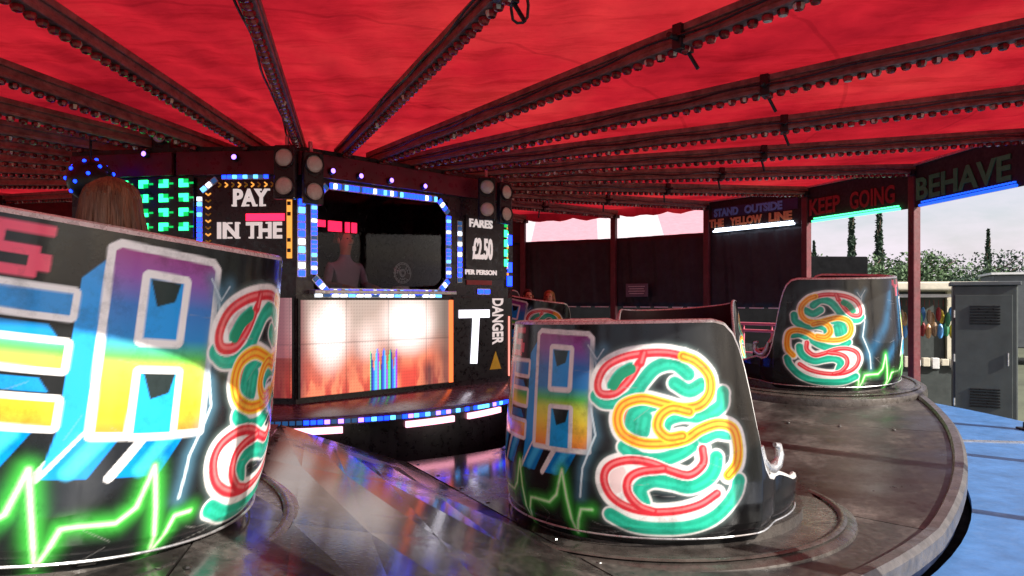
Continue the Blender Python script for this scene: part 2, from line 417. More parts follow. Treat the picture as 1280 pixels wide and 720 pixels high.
for name, r, h, mat in (('outer_rim', 6.73, .07, 'rim'),):
    p = MB(); pts = []
    N = 192
    for i in range(N):
        d = i*360/N
        z = deck_z(d)
        a = R(d); pts.append((a, z))
    prof = [(-.05, -.09), (-.05, .012), (-.035, .03), (.02, .03), (.045, .0), (.045, -.09)]
    P = len(prof)
    for a, z in pts:
        for dr, dz in prof: p.v.append(((r+dr)*math.cos(a), (r+dr)*math.sin(a), z+dz))
    for i in range(N):
        for j in range(P-1):
            i2 = (i+1) % N; p.f.append((i*P+j, i2*P+j, i2*P+j+1, i*P+j+1)); p.m.append(0)
    p.build(name, M[mat], plat)
p = MB()
for i, (a, z) in enumerate(pts):
    p.v += [(6.72*math.cos(a), 6.72*math.sin(a), z-.06), (6.72*math.cos(a), 6.72*math.sin(a), -.05)]
for i in range(N): j = (i+1) % N; p.f.append((2*i+1, 2*j+1, 2*j, 2*i)); p.m.append(0)
p.build('skirt', M['navy'], plat)

# ---------------------------------------------------------------- centre stage
stage = thing('centre_stage', 'dark shiny round stage under the booth with a lit blue edge', 'stage', (CX, CY, 0))
p = MB(); p.lathe([(0, .5), (2.72, .5), (2.75, .485), (2.75, .42), (2.66, .41)], n=96); p.build('stage_top', worn('stage_top_gloss', (.09, .05, .07), .22, 0, .4, 6, .08), stage, smooth=True)
p = MB(); p.lathe([(2.64, .41), (2.64, -.09)], n=96); p.build('riser', M['black'], stage)
p = MB()
cyc = [0, 1, 0, 2, 0, 3, 0, 1]
for i in range(300):
    a = 2*PI*i/300
    m3 = Matrix.Rotation(a, 3, 'Z')
    p.box((2.757*math.cos(a), 2.757*math.sin(a), .452), (.012, .045, .035), random.choice([0, 0, 3, 3, 1, 4]), m3)
p.build('edge_led_strip', [M['ledblue'], M['ledcyan'], M['ledwhite'], M['leddim'], M['ledpurple']], stage)
for ad in (-79.5, -55.5, -40, -100):
    p = MB()
    for j in range(6):
        a = R(ad + j*1.9); p.box((2.66*math.cos(a), 2.66*math.sin(a), .36), (.03, .088, .055), 0, Matrix.Rotation(a, 3, 'Z'))
    p.build('light_bar', M['ledpink'], stage)

# ---------------------------------------------------------------- pay booth
P0, P1, P2, P3 = Vector((-3.25, 6.98, 0)), Vector((-2.07, 6.9, 0)), Vector((-.05, 8.95, 0)), Vector((.0, 10.2, 0))
P4, P5, P6, P7 = Vector((-1.5, 11.1, 0)), Vector((-3.6, 11.1, 0)), Vector((-5.0, 8.9, 0)), Vector((-4.4, 7.2, 0))
poly = [P0, P1, P2, P3, P4, P5, P6, P7]
booth = thing('pay_booth', 'dark central pay booth with blue lit window above a glowing pink and orange LED screen', 'pay booth', (CX, CY, .5))
BO = Vector((CX, CY, .5))
class Fct:                                 # one wall of the booth
    def __init__(s, a, b):
        s.a = a; d = b-a; s.L = d.length; s.d = d.normalized(); s.n = Vector((s.d.y, -s.d.x, 0))
    def p(s, t, z, off=0): return s.a + s.d*t + s.n*off + Vector((0, 0, z)) - BO
    def tpx(s, px):                        # where a sight line at this bearing meets the wall
        k = (px-640)/900; return (k*s.a.y - s.a.x)/(s.d.x - k*s.d.y)
    def box(s, mb, t0, t1, z0, z1, off0, off1, mi=0):
        c = s.p((t0+t1)/2, (z0+z1)/2, (off0+off1)/2)
        mb.box(c, (t1-t0, abs(off1-off0), z1-z0), mi, Matrix((s.d, s.n, Vector((0, 0, 1)))).transposed())
    def frame(s, t, z, off): 
        return frame_of(s.p(t, z, off), s.d, s.n)
FL, FM, FS = Fct(P0, P1), Fct(P1, P2), Fct(P7, P0)
ZT = 2.93
wt0, wt1 = FM.tpx(392), FM.tpx(560)       # window opening
for i in range(8):
    f = Fct(poly[i], poly[(i+1) % 8]); q = MB()
    if i == 1:
        f.box(q, 0, wt0, .5, ZT, -.06, 0); f.box(q, wt1, f.L, .5, ZT, -.06, 0)
        f.box(q, wt0, wt1, .5, 1.6, -.06, 0); f.box(q, wt0, wt1, 2.62, ZT, -.06, 0)
    else: f.box(q, 0, f.L, .5, ZT, -.06, 0)
    q.build('wall_panel', M['booth'], booth)
q = MB(); q.v = [tuple(p - BO + Vector((0, 0, ZT))) for p in poly] + [tuple(p - BO + Vector((0, 0, ZT+.05))) for p in poly]
q.f = [tuple(range(8))[::-1], tuple(range(8, 16))] + [(i, (i+1) % 8, 8+(i+1) % 8, 8+i) for i in range(8)]; q.m = [0]*10
q.build('booth_ceiling', M['black'], booth)
q = MB(); FM.box(q, wt0+.002, wt1-.002, 1.602, 2.618, -.045, -.035); q.build('window_glass', M['glass'], booth)
q = MB(); FM.box(q, wt0-.05, wt1+.03, 1.56, 1.6, -.35, .12); q.build('counter_ledge', M['alu'], booth, bevel=.006)
# fascia with maroon panels and small spot lamps
FA = {}
for f in (FL, FM, FS):
    q = MB(); f.box(q, .02, f.L-.02, 2.70, 2.925, .003, .05); FA[id(f)] = q.build('fascia', M['fascia'], booth, bevel=.006)
def lamp(f, px, z):
    t = f.tpx(px); q = MB(); m3 = Matrix((f.d, Vector((0, 0, 1)), f.n)).transposed()
    c = f.p(t, z, .051)
    q.lathe([(0, .045), (.028, .045), (.036, .02), (.036, -.02)], c, 16, 0, mat=m3)
    q.lathe([(0, .05), (.024, .047)], c, 16, 1, mat=m3)
    q.build('fascia_lamp', [M['black'], M['ledpurple']], FA[id(f)])
for px, z in ((445, 2.76), (483, 2.76), (525, 2.75), (410, 2.77)): lamp(FM, px, z)
lamp(FL, 298, 2.86); lamp(FS, 188, 2.99-.08)
# LED strips: blocks of cells in blue, cyan and white
def strip(f, t0, z0, t1, z1, off=.012, pitch=.05, wd=.05, pal=(0, 0, 1, 2, 3), name='led_strip', seg=.72, mats=None):
    q = MB(); L = math.hypot(t1-t0, z1-z0); n = max(1, int(L/pitch)); ang = math.atan2(z1-z0, t1-t0)
    m3 = Matrix((f.d, f.n, Vector((0, 0, 1)))).transposed() @ Matrix.Rotation(-ang, 3, 'Y')
    c = f.p((t0+t1)/2, (z0+z1)/2, off*.4); q.box(c, (L, .012, wd*1.25), 4, m3)
    for i in range(n):
        u = (i+.5)/n; c = f.p(t0+(t1-t0)*u, z0+(z1-z0)*u, off+.004)
        q.box(c, (L/n*seg, .014, wd*.8), pal[(i*7+i//3) % len(pal)] if len(pal) > 1 else pal[0], m3)
    return q.build(name, mats or [M['ledblue'], M['ledcyan'], M['ledwhite'], M['leddim'], M['alu']], booth)
def rounded(f, t0, t1, z0, z1, r, **k):
    strip(f, t0+r, z1, t1-r, z1, **k); strip(f, t0, z0+r, t0, z1-r, **k); strip(f, t1, z0+r, t1, z1-r, **k); strip(f, t0+r, z0, t1-r, z0, **k)
    for cx, cz, a in ((t0+r, z1-r, 135), (t1-r, z1-r, 45), (t0+r, z0+r, 225), (t1-r, z0+r, 315)):
        e = R(a); s = r*1.0
        a0, a1 = e-R(36), e+R(36)
        strip(f, cx+s*math.cos(a1), cz+s*math.sin(a1), cx+s*math.cos(a0), cz+s*math.sin(a0), **k)
rounded(FM, wt0, wt1, 1.58, 2.635, .17, wd=.062, pal=(0, 0, 1, 0, 3, 0, 0, 2, 0), pitch=.042)
strip(FM, .055, 1.72, .055, 2.48, wd=.075, pitch=.075, pal=(0, 2, 0, 0, 1, 2))
strip(FM, wt1+.17, 1.7, wt1+.17, 2.42, wd=.06, pitch=.06, pal=(3, 2, 0, 3, 0))
strip(FM, wt0, 1.545, wt1-.1, 1.545, wd=.035, pitch=.09, pal=(2, 1, 2, 3))
# left panel: arched border and wording
tl, tr = FL.tpx(250), FL.tpx(362)
strip(FL, tl, 1.9, tl, 2.5, pal=(2, 0, 0, 1, 0)); strip(FL, tl+.015, 2.55, tl+.17, 2.67, pal=(1, 2, 3)); strip(FL, tl+.22, 2.69, tr-.2, 2.69, pal=(0, 3, 0, 0, 1))
strip(FL, tr, 1.9, tr, 2.5, wd=.04, pal=(4, 5, 4), mats=[M['ledblue'], M['ledcyan'], M['ledwhite'], M['leddim'], M['ledamber'], M['black']])
m3 = Matrix((FL.d, FL.n, Vector((0, 0, 1)))).transposed()
for i in range(20):                        # chevrons of the arch
    q = MB()
    for sg in (-1, 1):
        if i < 11: q.box(FL.p(tl+.2+i*.065, 2.61+sg*.0115, .006), (.035, .01, .012), 0, m3 @ Matrix.Rotation(sg*R(38), 3, 'Y'))
        else: q.box(FL.p(tl+.085+sg*.0115, 2.52-(i-11)*.065, .006), (.012, .01, .035), 0, m3 @ Matrix.Rotation(sg*R(52), 3, 'Y'))
    q.build('chevron', M['ledamber'] if i % 2 else M['yellow'], booth)
def on(f, s, pxa, pxb, z0, z1, off=.008, fn=slab, rise=0, mb=None):
    t0, t1 = f.tpx(pxa), f.tpx(pxb); word_mesh(mb, s.replace('#', '\u00a3'), t1-t0, z1-z0, f.frame(t0, z0, off), 0, .012, slabs=fn is slab, bold=.035)
for wd_, xa, xb, za_, zb_ in (('PAY', 292, 336, 2.40, 2.57), ('IN', 272, 299, 2.09, 2.25), ('THE', 308, 353, 2.09, 2.25)):
    q = MB(); on(FL, wd_, xa, xb, za_, zb_, mb=q); q.build('lettering', M['signwhite'], booth)['label'] = 'white slab lettering reading ' + wd_
q = MB(); FL.box(q, FL.tpx(308), FL.tpx(356), 2.262, 2.33, .004, .012); q.build('red_light_band', M['ledred'], booth)
# right panel
q = MB(); a, b_ = FM.tpx(581), FM.tpx(632)
FM.box(q, a, b_, 1.75, 2.5, .003, .02); q.build('price_board', M['black'], booth)
q = MB()
for wd_, xa, xb, za_, zb_ in (('FARES', 585, 614, 2.36, 2.46), ('#2.50', 589, 614, 1.98, 2.24), ('PER PERSON', 580, 619, 1.80, 1.86)):
    q = MB(); on(FM, wd_, xa, xb, za_, zb_, .024, text_cells, mb=q); q.build('lettering', M['signwhite'], booth)['label'] = 'small white price wording'
q = MB(); FM.box(q, a+.02, b_-.25, 1.68, 1.735, .004, .016); q.build('red_light_band', worn('dull_red', (.3, .02, .02), .4, 0, .2, 9, 0), booth)
t = FM.tpx(640)
strip(FM, b_+.02, 1.8, b_+.02, 2.45, wd=.03, pitch=.04, pal=(4, 5), mats=[M['ledblue'], M['ledcyan'], M['ledwhite'], M['leddim'], M['ledamber'], M['black']])
strip(FM, t-.06, 1.65, t-.06, 2.5, wd=.1, pitch=.16, pal=(0, 3, 0, 3, 4), mats=[M['ledblue'], M['ledcyan'], M['ledwhite'], M['leddim'], M['black']])
strip(FM, FM.L-.05, 1.9, FM.L-.05, 2.62, wd=.09, pitch=.11, pal=(0, 1, 0, 0), mats=[M['ledgreen'], M['ledgreendim'], M['ledwhite'], M['leddim'], M['black']])
strip(FM, FM.tpx(596), 1.6, FM.tpx(612), 1.6, wd=.06, pitch=.09, pal=(0, 0, 1))
# green LED array on the left side wall
q = MB(); t0, t1 = FS.tpx(143), FS.tpx(243); FS.box(q, t0, t1, 2.1, 2.69, .003, .02, 0)
for i in range(4):
    for j in range(4):
        tt = FS.tpx(157+25*i); zz = 2.63-.14*j
        for k in range(4):
            FS.box(q, tt-.05+.05*(k % 2), tt-.004+.05*(k % 2), zz-.04+.04*(k//2), zz-.003+.04*(k//2), .022, .034, 1 if (k*3+i+j) % 4 else 2)
        FS.box(q, tt+.06, tt+.1, zz-.012, zz+.006, .022, .03, 2)
q.build('green_led_array', [M['black'], M['ledgreen'], M['ledgreendim']], booth)

# glowing picture screens on the lower walls, drawn cell by cell
def screen(f, t0, t1, z0, z1, paint, name='led_screen'):
    nx, nz = int((t1-t0)/.011), int((z1-z0)/.011)
    T, Z = np.meshgrid(np.linspace(0, 1, nx), np.linspace(0, 1, nz), indexing='ij')
    col = paint(T, Z)
    vs = []
    for i in range(nx):
        for j in range(nz): vs.append(tuple(f.p(t0+(t1-t0)*T[i, j], z0+(z1-z0)*Z[i, j], .03)))
    fs = [(i*nz+j, (i+1)*nz+j, (i+1)*nz+j+1, i*nz+j+1) for i in range(nx-1) for j in range(nz-1)]
    me = bpy.data.meshes.new(name); me.from_pydata(vs, [], fs); me.materials.append(M['screen'])
    ca = me.color_attributes.new('paint', 'FLOAT_COLOR', 'POINT')
    rgba = np.ones((nx*nz, 4), dtype=np.float32); rgba[:, :3] = np.clip(col.reshape(-1, 3), 0, 3); ca.data.foreach_set('color', rgba.ravel())
    o = bpy.data.objects.new(name, me); C.objects.link(o); o.parent = booth
    q = MB(); f.box(q, t0-.02, t1+.02, z0-.015, z1+.015, .002, .026); c = q.build('screen_housing', M['black'], booth)
    return o
def vnoise(T, Z, fx, fz, seed, oct=4):
    out = np.zeros_like(T); amp = 1; tot = 0
    for o in range(oct):
        g = np.random.default_rng(seed+o).random((int(fx)+3, int(fz)+3))
        x = T*fx; z = Z*fz; i = x.astype(int); j = z.astype(int); a = x-i; b = z-j
        a = a*a*(3-2*a); b = b*b*(3-2*b)
        out += amp*((g[i, j]*(1-a)+g[i+1, j]*a)*(1-b)+(g[i, j+1]*(1-a)+g[i+1, j+1]*a)*b)
        tot += amp; amp *= .55; fx *= 2; fz *= 2
    return out/tot
def lerp(a, b, t): return a*(1-t[..., None]) + b*t[..., None]
def fire(T, Z, u0=0.0, u1=1.0):
    U = u0+(u1-u0)*T; n = vnoise(T, Z, 9, 3, 3); n2 = vnoise(T, Z, 26, 4, 11)
    red = np.array([.5, .03, .03]); orange = np.array([1.0, .26, .12]); white = np.array([1.0, .86, .82]); dark = np.array([.12, .02, .03])
    blob = np.exp(-(((U-.17)/.10)**2+((Z-.60-.1*n)/.34)**2)**1.3) + .9*np.exp(-(((U-.68)/.17)**2+((Z-.72)/.30)**2)**1.5) + .5*np.exp(-((U-.40)/.07)**2-((Z-.55)/.2)**2)
    flame = np.clip(n*1.3+.35-Z*.9, 0, 1)
    c = lerp(np.broadcast_to(dark, T.shape+(3,)), np.array([.95, .24, .12])+0*T[..., None], np.clip(flame*1.1, 0, 1))
    c = lerp(c, red+0*T[..., None], np.clip((.5-Z)*2.2, 0, 1)*np.clip((n2-.42)*5, 0, .8))
    c = lerp(c, np.array([.5, .4, .34])+0*T[..., None], np.clip((Z-.33)*2.4, 0, .9))
    c = lerp(c, np.array([.9, .55, .45])+0*T[..., None], np.clip(blob*1.5, 0, 1)*.9)
    c = lerp(c, white*1.15+0*T[..., None], np.clip(blob*1.6*(.5+n*.7)-.1, 0, 1))
    c = lerp(c, dark*1.3+0*T[..., None], np.clip((.06-U)*14, 0, .8)); c = lerp(c, np.array([.1, .07, .06])+0*T[..., None], np.clip((U-.84)*7, 0, .75))
    # coloured equaliser bars
    bars = ((U > .42)*(U < .6))*(Z < .16+.26*np.abs(np.sin(U*71))+.06*n2)
    k = np.floor(U*80).astype(int) % 5
    pal = np.array([[.05, .15, 1], [.1, .6, 1], [.4, .05, .8], [.1, .9, .3], [.02, .03, .3]])
    c = np.where(bars[..., None] > 0, pal[k]*1.0, c)
    c = lerp(c, np.array([.7, .05, .04])+0*T[..., None], np.clip(np.clip((.3-Z)*8, 0, 1)*np.clip((.07-np.abs(U-.68))*40, 0, 1)*.85, 0, 1))
    c = lerp(c, np.array([.05, .03, .04])+0*T[..., None], np.clip(np.clip((.36-Z)*6, 0, 1)*np.clip(1-np.abs(U-.83)/.08, 0, 1)*.85, 0, 1))
    # dark module joints and bulb holes
    i = np.arange(T.shape[0])[:, None]; j = np.arange(T.shape[1])[None, :]
    c = c*np.where(((i % 46) == 0) | ((j % 46) == 0), .55, 1)[..., None]
    hole = ((i % 3) == 0) & ((j % 3) == 0)
    c = c*np.where(hole, .6, 1)[..., None]
    return c*.8
screen(FM, .03, FM.tpx(562), .56, 1.50, fire)
def fire2(T, Z):
    c = fire(T, Z, -.5, 0.05); return c*np.array([.6, .4, .45])+np.array([.05, .03, .04])*(Z > .4)[..., None]
screen(FL, .1, FL.L-.03, .56, 1.52, fire2)
# T screen
t0, t1 = FM.tpx(563), FM.tpx(613)
q = MB(); FM.box(q, t0+.02, FM.tpx(640)-.03, .56, 1.53, .003, .03); q.build('poster_screen', M['black'], booth, bevel=.004)
q = MB(); m3 = Matrix((FM.d, FM.n, Vector((0, 0, 1)))).transposed() @ Matrix.Rotation(R(4), 3, 'Y')
FM.box(q, FM.tpx(571), FM.tpx(609), 1.29, 1.385, .034, .044)
q.box(FM.p(FM.tpx(591), 1.03, .0385), (.105, .009, .56), 0, m3)
q.build('letter_t', M['txtwhite'], booth)['label'] = 'big lit white letter T'
q = MB(); t0 = FM.tpx(613); w_ = FM.tpx(635)-t0
fr = FM.frame(t0, 1.52, .032) @ Matrix.Rotation(-PI/2, 4, 'Z')
word_mesh(q, 'DANGER', .56, w_*.62, fr, 0, .008); q.build('turned_lettering', M['signwhite'], booth)
q = MB(); c0, c1, zt = FM.tpx(610), FM.tpx(624), .98
vs = [FM.p(c0, .66, .036), FM.p(c1, .66, .036), FM.p((c0+c1)/2, .88, .036)]; vb = [p - FM.n*.01 for p in vs]
q.v = [tuple(v) for v in vs+vb]; q.f = [(0, 1, 2), (5, 4, 3), (0, 3, 4, 1), (1, 4, 5, 2), (2, 5, 3, 0)]; q.m = [0]*5
q.build('warning_triangle', M['yellow'], booth)
q = MB(); FM.box(q, FM.tpx(633), FM.L-.01, .56, 1.3, .004, .05); q.build('side_light_panel', emis('salmon_light', (1, .28, .22), .9), booth, bevel=.01)
q = MB(); FM.box(q, FM.tpx(563)-.05, FM.tpx(563), .56, 1.5, .032, .05); q.build('side_light_strip', emis('orange_light', (1, .16, .04), 1.2), booth)
# dark back wall inside the booth and glowing cells for a red sign's reflection in the glass
q = MB(); FM.box(q, wt0-.2, wt1+.1, .55, 2.9, -1.6, -1.55); q.build('inner_partition', M['black'], booth)
q = MB(); t0 = FM.tpx(413)
cells_mb(q, [(0, .16, .04, .11), (.2, .36, 0, .11), (.41, .46, 0, .11), (.49, .55, 0, .11)], FM.frame(t0+.08, 2.24, -.5), 0, .02)
q.build('red_sign_reflection', M['ledred'], booth)

# operator behind the window and the fan beside him
def figure(name, nodes, edges, regions, mats, label, subdiv=2, loc=(0, 0, 0), rz=0, parts=None, root=0, group=None):
    """one continuous body grown over a skeleton of joints"""
    me = bpy.data.meshes.new(name); me.from_pydata([n[0] for n in nodes], edges, [])
    o = bpy.data.objects.new(name, me); C.objects.link(o)
    sk = o.modifiers.new('s', 'SKIN'); sk.use_smooth_shade = True; sk.branch_smoothing = .6
    su = o.modifiers.new('d', 'SUBSURF'); su.levels = subdiv; su.render_levels = subdiv
    if not me.skin_vertices: me.attributes  # layer is created with the modifier on some builds
    bm = bmesh.new(); bm.from_mesh(me); lay = bm.verts.layers.skin.verify(); bm.verts.ensure_lookup_table()
    for i, n in enumerate(nodes):
        bm.verts[i][lay].radius = n[1] if isinstance(n[1], tuple) else (n[1], n[1]); bm.verts[i][lay].use_root = (i == root)
    bm.to_mesh(me); bm.free()
    dg = bpy.context.evaluated_depsgraph_get(); dg.update()
    ev = bpy.data.meshes.new_from_object(o.evaluated_get(dg)); ev.name = name
    for m in list(o.modifiers): o.modifiers.remove(m)
    o.data = ev; ev.materials.clear()
    for m in mats: ev.materials.append(m)
    cs = [Vector(n[0]) for n in nodes]
    for p in ev.polygons:
        c = p.center; k = min(range(len(cs)), key=lambda i: (cs[i]-c).length/(max(n_r(nodes[i][1]), .02)**.5))
        p.material_index = regions[k]; p.use_smooth = True
    o.location = loc; o.rotation_euler = (0, 0, rz); tag(o, label, 'person', group)
    return o
def n_r(r): return r[0] if isinstance(r, tuple) else r
def smooth3(p):
    p = [Vector(q) for q in p]; return [p[0], (p[0]+p[1])/2+Vector((0, 0, .012)), p[1], (p[1]+p[2])/2, p[2], (p[2]+p[3])/2, p[3]]
def person(label, loc, rz, top, legs, hair, long_hair=False, armpose='desk', group=None, lean=0):
    """faces local -Y, hips at z=0"""
    N = [((0, 0, 0), (.16, .12)), ((0, -.01+lean*.2, .2), (.145, .105)), ((0, lean*.4, .4), (.17, .11)), ((0, lean*.5, .5), (.075, .07)), ((0, -.01+lean*.5, .57), (.055, .06)),
         ((0, -.02+lean*.55, .65), (.075, .095)), ((0, -.015+lean*.6, .745), (.078, .095)), ((0, -.005+lean*.6, .8), (.055, .065))]
    E_ = [(0, 1), (1, 2), (2, 3), (3, 4), (4, 5), (5, 6), (6, 7)]; Rg = [0, 0, 0, 0, 1, 1, 1, 1]
    for s in (-1, 1):
        b0 = len(N)
        if armpose == 'desk': A = [((s*.19, lean*.4, .43), .06), ((s*.25, -.03, .2), .048), ((s*.2, -.27, .17), .038), ((s*.19, -.31, .17), .03), ((s*.18, -.37, .165), (.04, .02))]
        elif armpose == 'rim': A = [((s*.19, lean*.4, .43), .06), ((s*.38, .12, .4), .048), ((s*.55, .3, .42), .038), ((s*.58, .34, .41), .03), ((s*.6, .4, .37), (.04, .022))]
        else: A = [((s*.19, lean*.4, .43), .06), ((s*.24, -.05, .2), .048), ((s*.13, -.26, .12), .038), ((s*.11, -.29, .12), .03), ((s*.08, -.35, .12), (.04, .02))]
        N += A; E_ += [(2, b0), (b0, b0+1), (b0+1, b0+2), (b0+2, b0+3), (b0+3, b0+4)]; Rg += [0, 0, 0, 1, 1]
        w = Vector(A[-1][0]); pr = Vector(A[-2][0]); d = (w-pr).normalized(); sd = Vector((1, 0, 0)) - d*d.x; sd.normalize()
        for k, (o_, l) in enumerate(((-.03, .06), (-.01, .072), (.01, .068), (.029, .055))):
            b1 = len(N); a = w + d*.03 + sd*o_; c = a + d*l*.55 + Vector((0, 0, -.008)); e = a + d*l + Vector((0, 0, -.024))
            N += [(tuple(a), .0095), (tuple(c), .0085), (tuple(e), .007)]; E_ += [(b0+4, b1), (b1, b1+1), (b1+1, b1+2)]; Rg += [1, 1, 1]
        b1 = len(N); a = w - sd*s*.035 + d*-.005; N += [(tuple(a), .012), (tuple(a - sd*s*.02 + d*.04), .009)]; E_ += [(b0+4, b1), (b1, b1+1)]; Rg += [1, 1]
        b2 = len(N)
        N += [((s*.1, -.06, -.02), .095), ((s*.13, -.44, .0), .065), ((s*.13, -.47, -.38), .045), ((s*.13, -.6, -.42), (.045, .03))]
        E_ += [(0, b2), (b2, b2+1), (b2+1, b2+2), (b2+2, b2+3)]; Rg += [2, 2, 2, 2]
    o = figure('person', N, E_, Rg, [top, M['skin'], legs], label, 2, loc, rz, group=group)
    hy = lean*.58
    q = MB(); q.ball((0, hy+.02, .745), (.088, .104, .1), 18, 12)
    q.v = [(x, max(y, hy-.058) if z < .785 else y, z) for x, y, z in q.v]
    rg = np.random.default_rng(5 if long_hair else 6)
    for i in range(230 if long_hair else 120):
        a = rg.uniform(-.25, PI+.25); L = rg.uniform(.14, .24) if long_hair else rg.uniform(.03, .07); e = rg.uniform(.1, .85)
        x0, y0 = .09*math.cos(a)*e, hy+.02+.104*math.sin(a)*e; x1, y1 = .094*math.cos(a), hy+.02+.11*math.sin(a)
        z0 = .745+.1*math.sqrt(max(0, 1-e*e)); f = rg.uniform(.75, 1.2)
        pts = [(x0, y0, z0), (x1, y1, .745+rg.uniform(0, .03)), (x1*f+rg.normal(0, .006), y1+rg.uniform(-.01, .02), .7-L*.4), (x1*f*rg.uniform(.6, 1.1), y1+rg.uniform(-.01, .04), .7-L)]
        q.tube([tuple(p) for p in (smooth3(pts) if long_hair else pts[:3])], [.0075, .009, .008, .007, .006, .005, .0015][:7] if long_hair else [.008, .008, .002], 5)
    q.build('hair', hair, o, smooth=True)
    q = MB(); q.tube([(0, hy-.115, .715), (0, hy-.138, .69), (0, hy-.125, .677)], [.009, .016, .01], 8)
    for s in (-1, 1): q.ball((s*.088, hy-.01, .70), (.012, .022, .034), 10, 8)
    q.build('nose_and_ears', M['skin'], o, smooth=True)
    q = MB()
    for s in (-1, 1): q.ball((s*.032, hy-.104, .722), (.013, .009, .008), 8, 6)
    q.box((0, hy-.113, .652), (.045, .008, .006)); q.build('eyes_and_mouth', M['eye'], o)
    return o
# facing the window: outward normal of that wall
def face(n): return math.atan2(n.y, n.x) + PI/2
_k = (431-640)/900; _a = FM.a - FM.n*.78; t = (_k*_a.y-_a.x)/(FM.d.x-_k*FM.d.y)
op = _a + FM.d*t
person('booth operator in a pale grey shirt behind the dark window glass', (op.x, op.y, 1.47), face(FM.n), M['shirt'], M['jeans'], worn('mid_brown_hair', (.12, .06, .03), .5, 0, .4, 40, .5))
q = MB(); q.box((0, 0, .24), (.4, .4, .05)); q.tube([(0, 0, 0), (0, 0, .23)], .03); q.lathe([(0, 0), (.22, 0), (.22, .02), (.03, .04)], n=20)
stl = thing('bar_stool', 'stool under the booth operator inside the booth', 'stool', (op.x, op.y, .5), 0)
q = MB(); q.box((0, 0, .84), (.36, .36, .06)); q.build('seat', M['black'], stl, bevel=.02)
q = MB(); q.tube([(0, 0, .03), (0, 0, .82)], .028); q.build('column', M['chrome'], stl, smooth=True)
q = MB(); q.lathe([(0, .03), (.2, .02), (.21, 0)], n=24); q.build('base', M['chrome'], stl, smooth=True)
fp = FM.a + FM.d*FM.tpx(515) - FM.n*.2
fan = thing('desk_fan', 'small black desk fan on a white base in the booth window', 'fan', (fp.x, fp.y, 1.6), face(FM.n))
q = MB(); q.lathe([(0, .05), (.09, .05), (.1, .0), (0, 0)], n=20); q.build('base', M['white'], fan, smooth=True)
q = MB(); q.tube([(0, 0, .05), (0, .02, .14)], .014); q.tube([(0, .06, .2), (0, .0, .2)], .035, 12); q.build('motor', M['black'], fan, smooth=True)
q = MB()
for r_ in (.04, .07, .1, .115): q.tube([(r_*math.cos(a), -.03, .2+r_*math.sin(a)) for a in np.linspace(0, 2*PI, 25)], .003, 5, caps=False)
for a in np.linspace(0, 2*PI, 17)[:-1]: q.tube([(.02*math.cos(a), -.035, .2+.02*math.sin(a)), (.115*math.cos(a), -.01, .2+.115*math.sin(a))], .0022, 5)
q.build('cage', M['alu'], fan)
q = MB()
for k in range(3):
    a = 2*PI*k/3; m3 = Matrix.Rotation(a, 3, 'Y') @ Matrix.Rotation(R(25), 3, 'X'); q.box(m3 @ Vector((0, 0, .055)) + Vector((0, -.01, .2)), (.06, .006, .085), 0, m3)
q.build('blades', M['black'], fan)

# twin-lens blinder lamps on the booth corners
def blinder(px, Y, z, ang, label, zrot=0):
    x = (px-640)/900*Y
    t = thing('twin_spotlight', label, 'spotlight', (x, Y, z), ang, 'twin spotlights on the booth corners')
    q = MB(); q.box((0, .04, 0), (.2, .07, .5)); q.build('housing', M['black'], t, bevel=.015)
    for dz in (-.13, .13):
        q = MB(); m3 = Matrix.Rotation(PI/2, 3, 'X')
        q.lathe([(0, .025), (.05, .022), (.078, .01), (.085, .0)], (0, .0, dz), 28, 0, mat=m3); ln = q.build('lens', M['lens'], t, smooth=True)
        q = MB(); q.lathe([(.083, -.01), (.083, .02), (.093, .02), (.097, -.02)], (0, .0, dz), 28, 0, mat=m3); q.build('lens_ring', M['black'], ln, smooth=True)
    q = MB(); q.beam((0, .08, .24), (0, .1, .36), .03, .03); q.build('bracket', M['alu'], t)
blinder(355, 6.62, 2.68, R(0), 'nearest twin spotlight with two pale lenses at the booth corner above PAY IN THE')
blinder(393, 6.84, 2.66, R(38), 'twin spotlight turned right beside the blue window frame')
blinder(609, 8.35, 2.68, R(10), 'twin spotlight above the price board')
blinder(633, 8.62, 2.66, R(45), 'twin spotlight at the right end of the booth beside the green lights')
blinder(200, 7.0, 2.98, R(-10), 'twin spotlight high on the left above the green light array')
# dark ball lamp with blue LEDs
bl = thing('ball_lamp', 'dark round lamp dotted with blue lights left of the green light array', 'lamp', (-3.95, 6.75, 2.62))
q = MB(); q.ball((0, 0, 0), .2, 24, 16); q.build('shell', M['black'], bl, smooth=True)
for i in range(26):
    q = MB(); t = math.acos(1-2*(i+.5)/26); a = i*2.399; d = Vector((math.sin(t)*math.cos(a), math.sin(t)*math.sin(a), math.cos(t)))
    q.ball(tuple(d*.2), .017, 8, 6); q.build('led_point', M['ledblue'], bl, smooth=True)
q = MB(); q.tube([(0, 0, .19), (0, 0, .5)], .012); q.build('hanger', M['black'], bl)

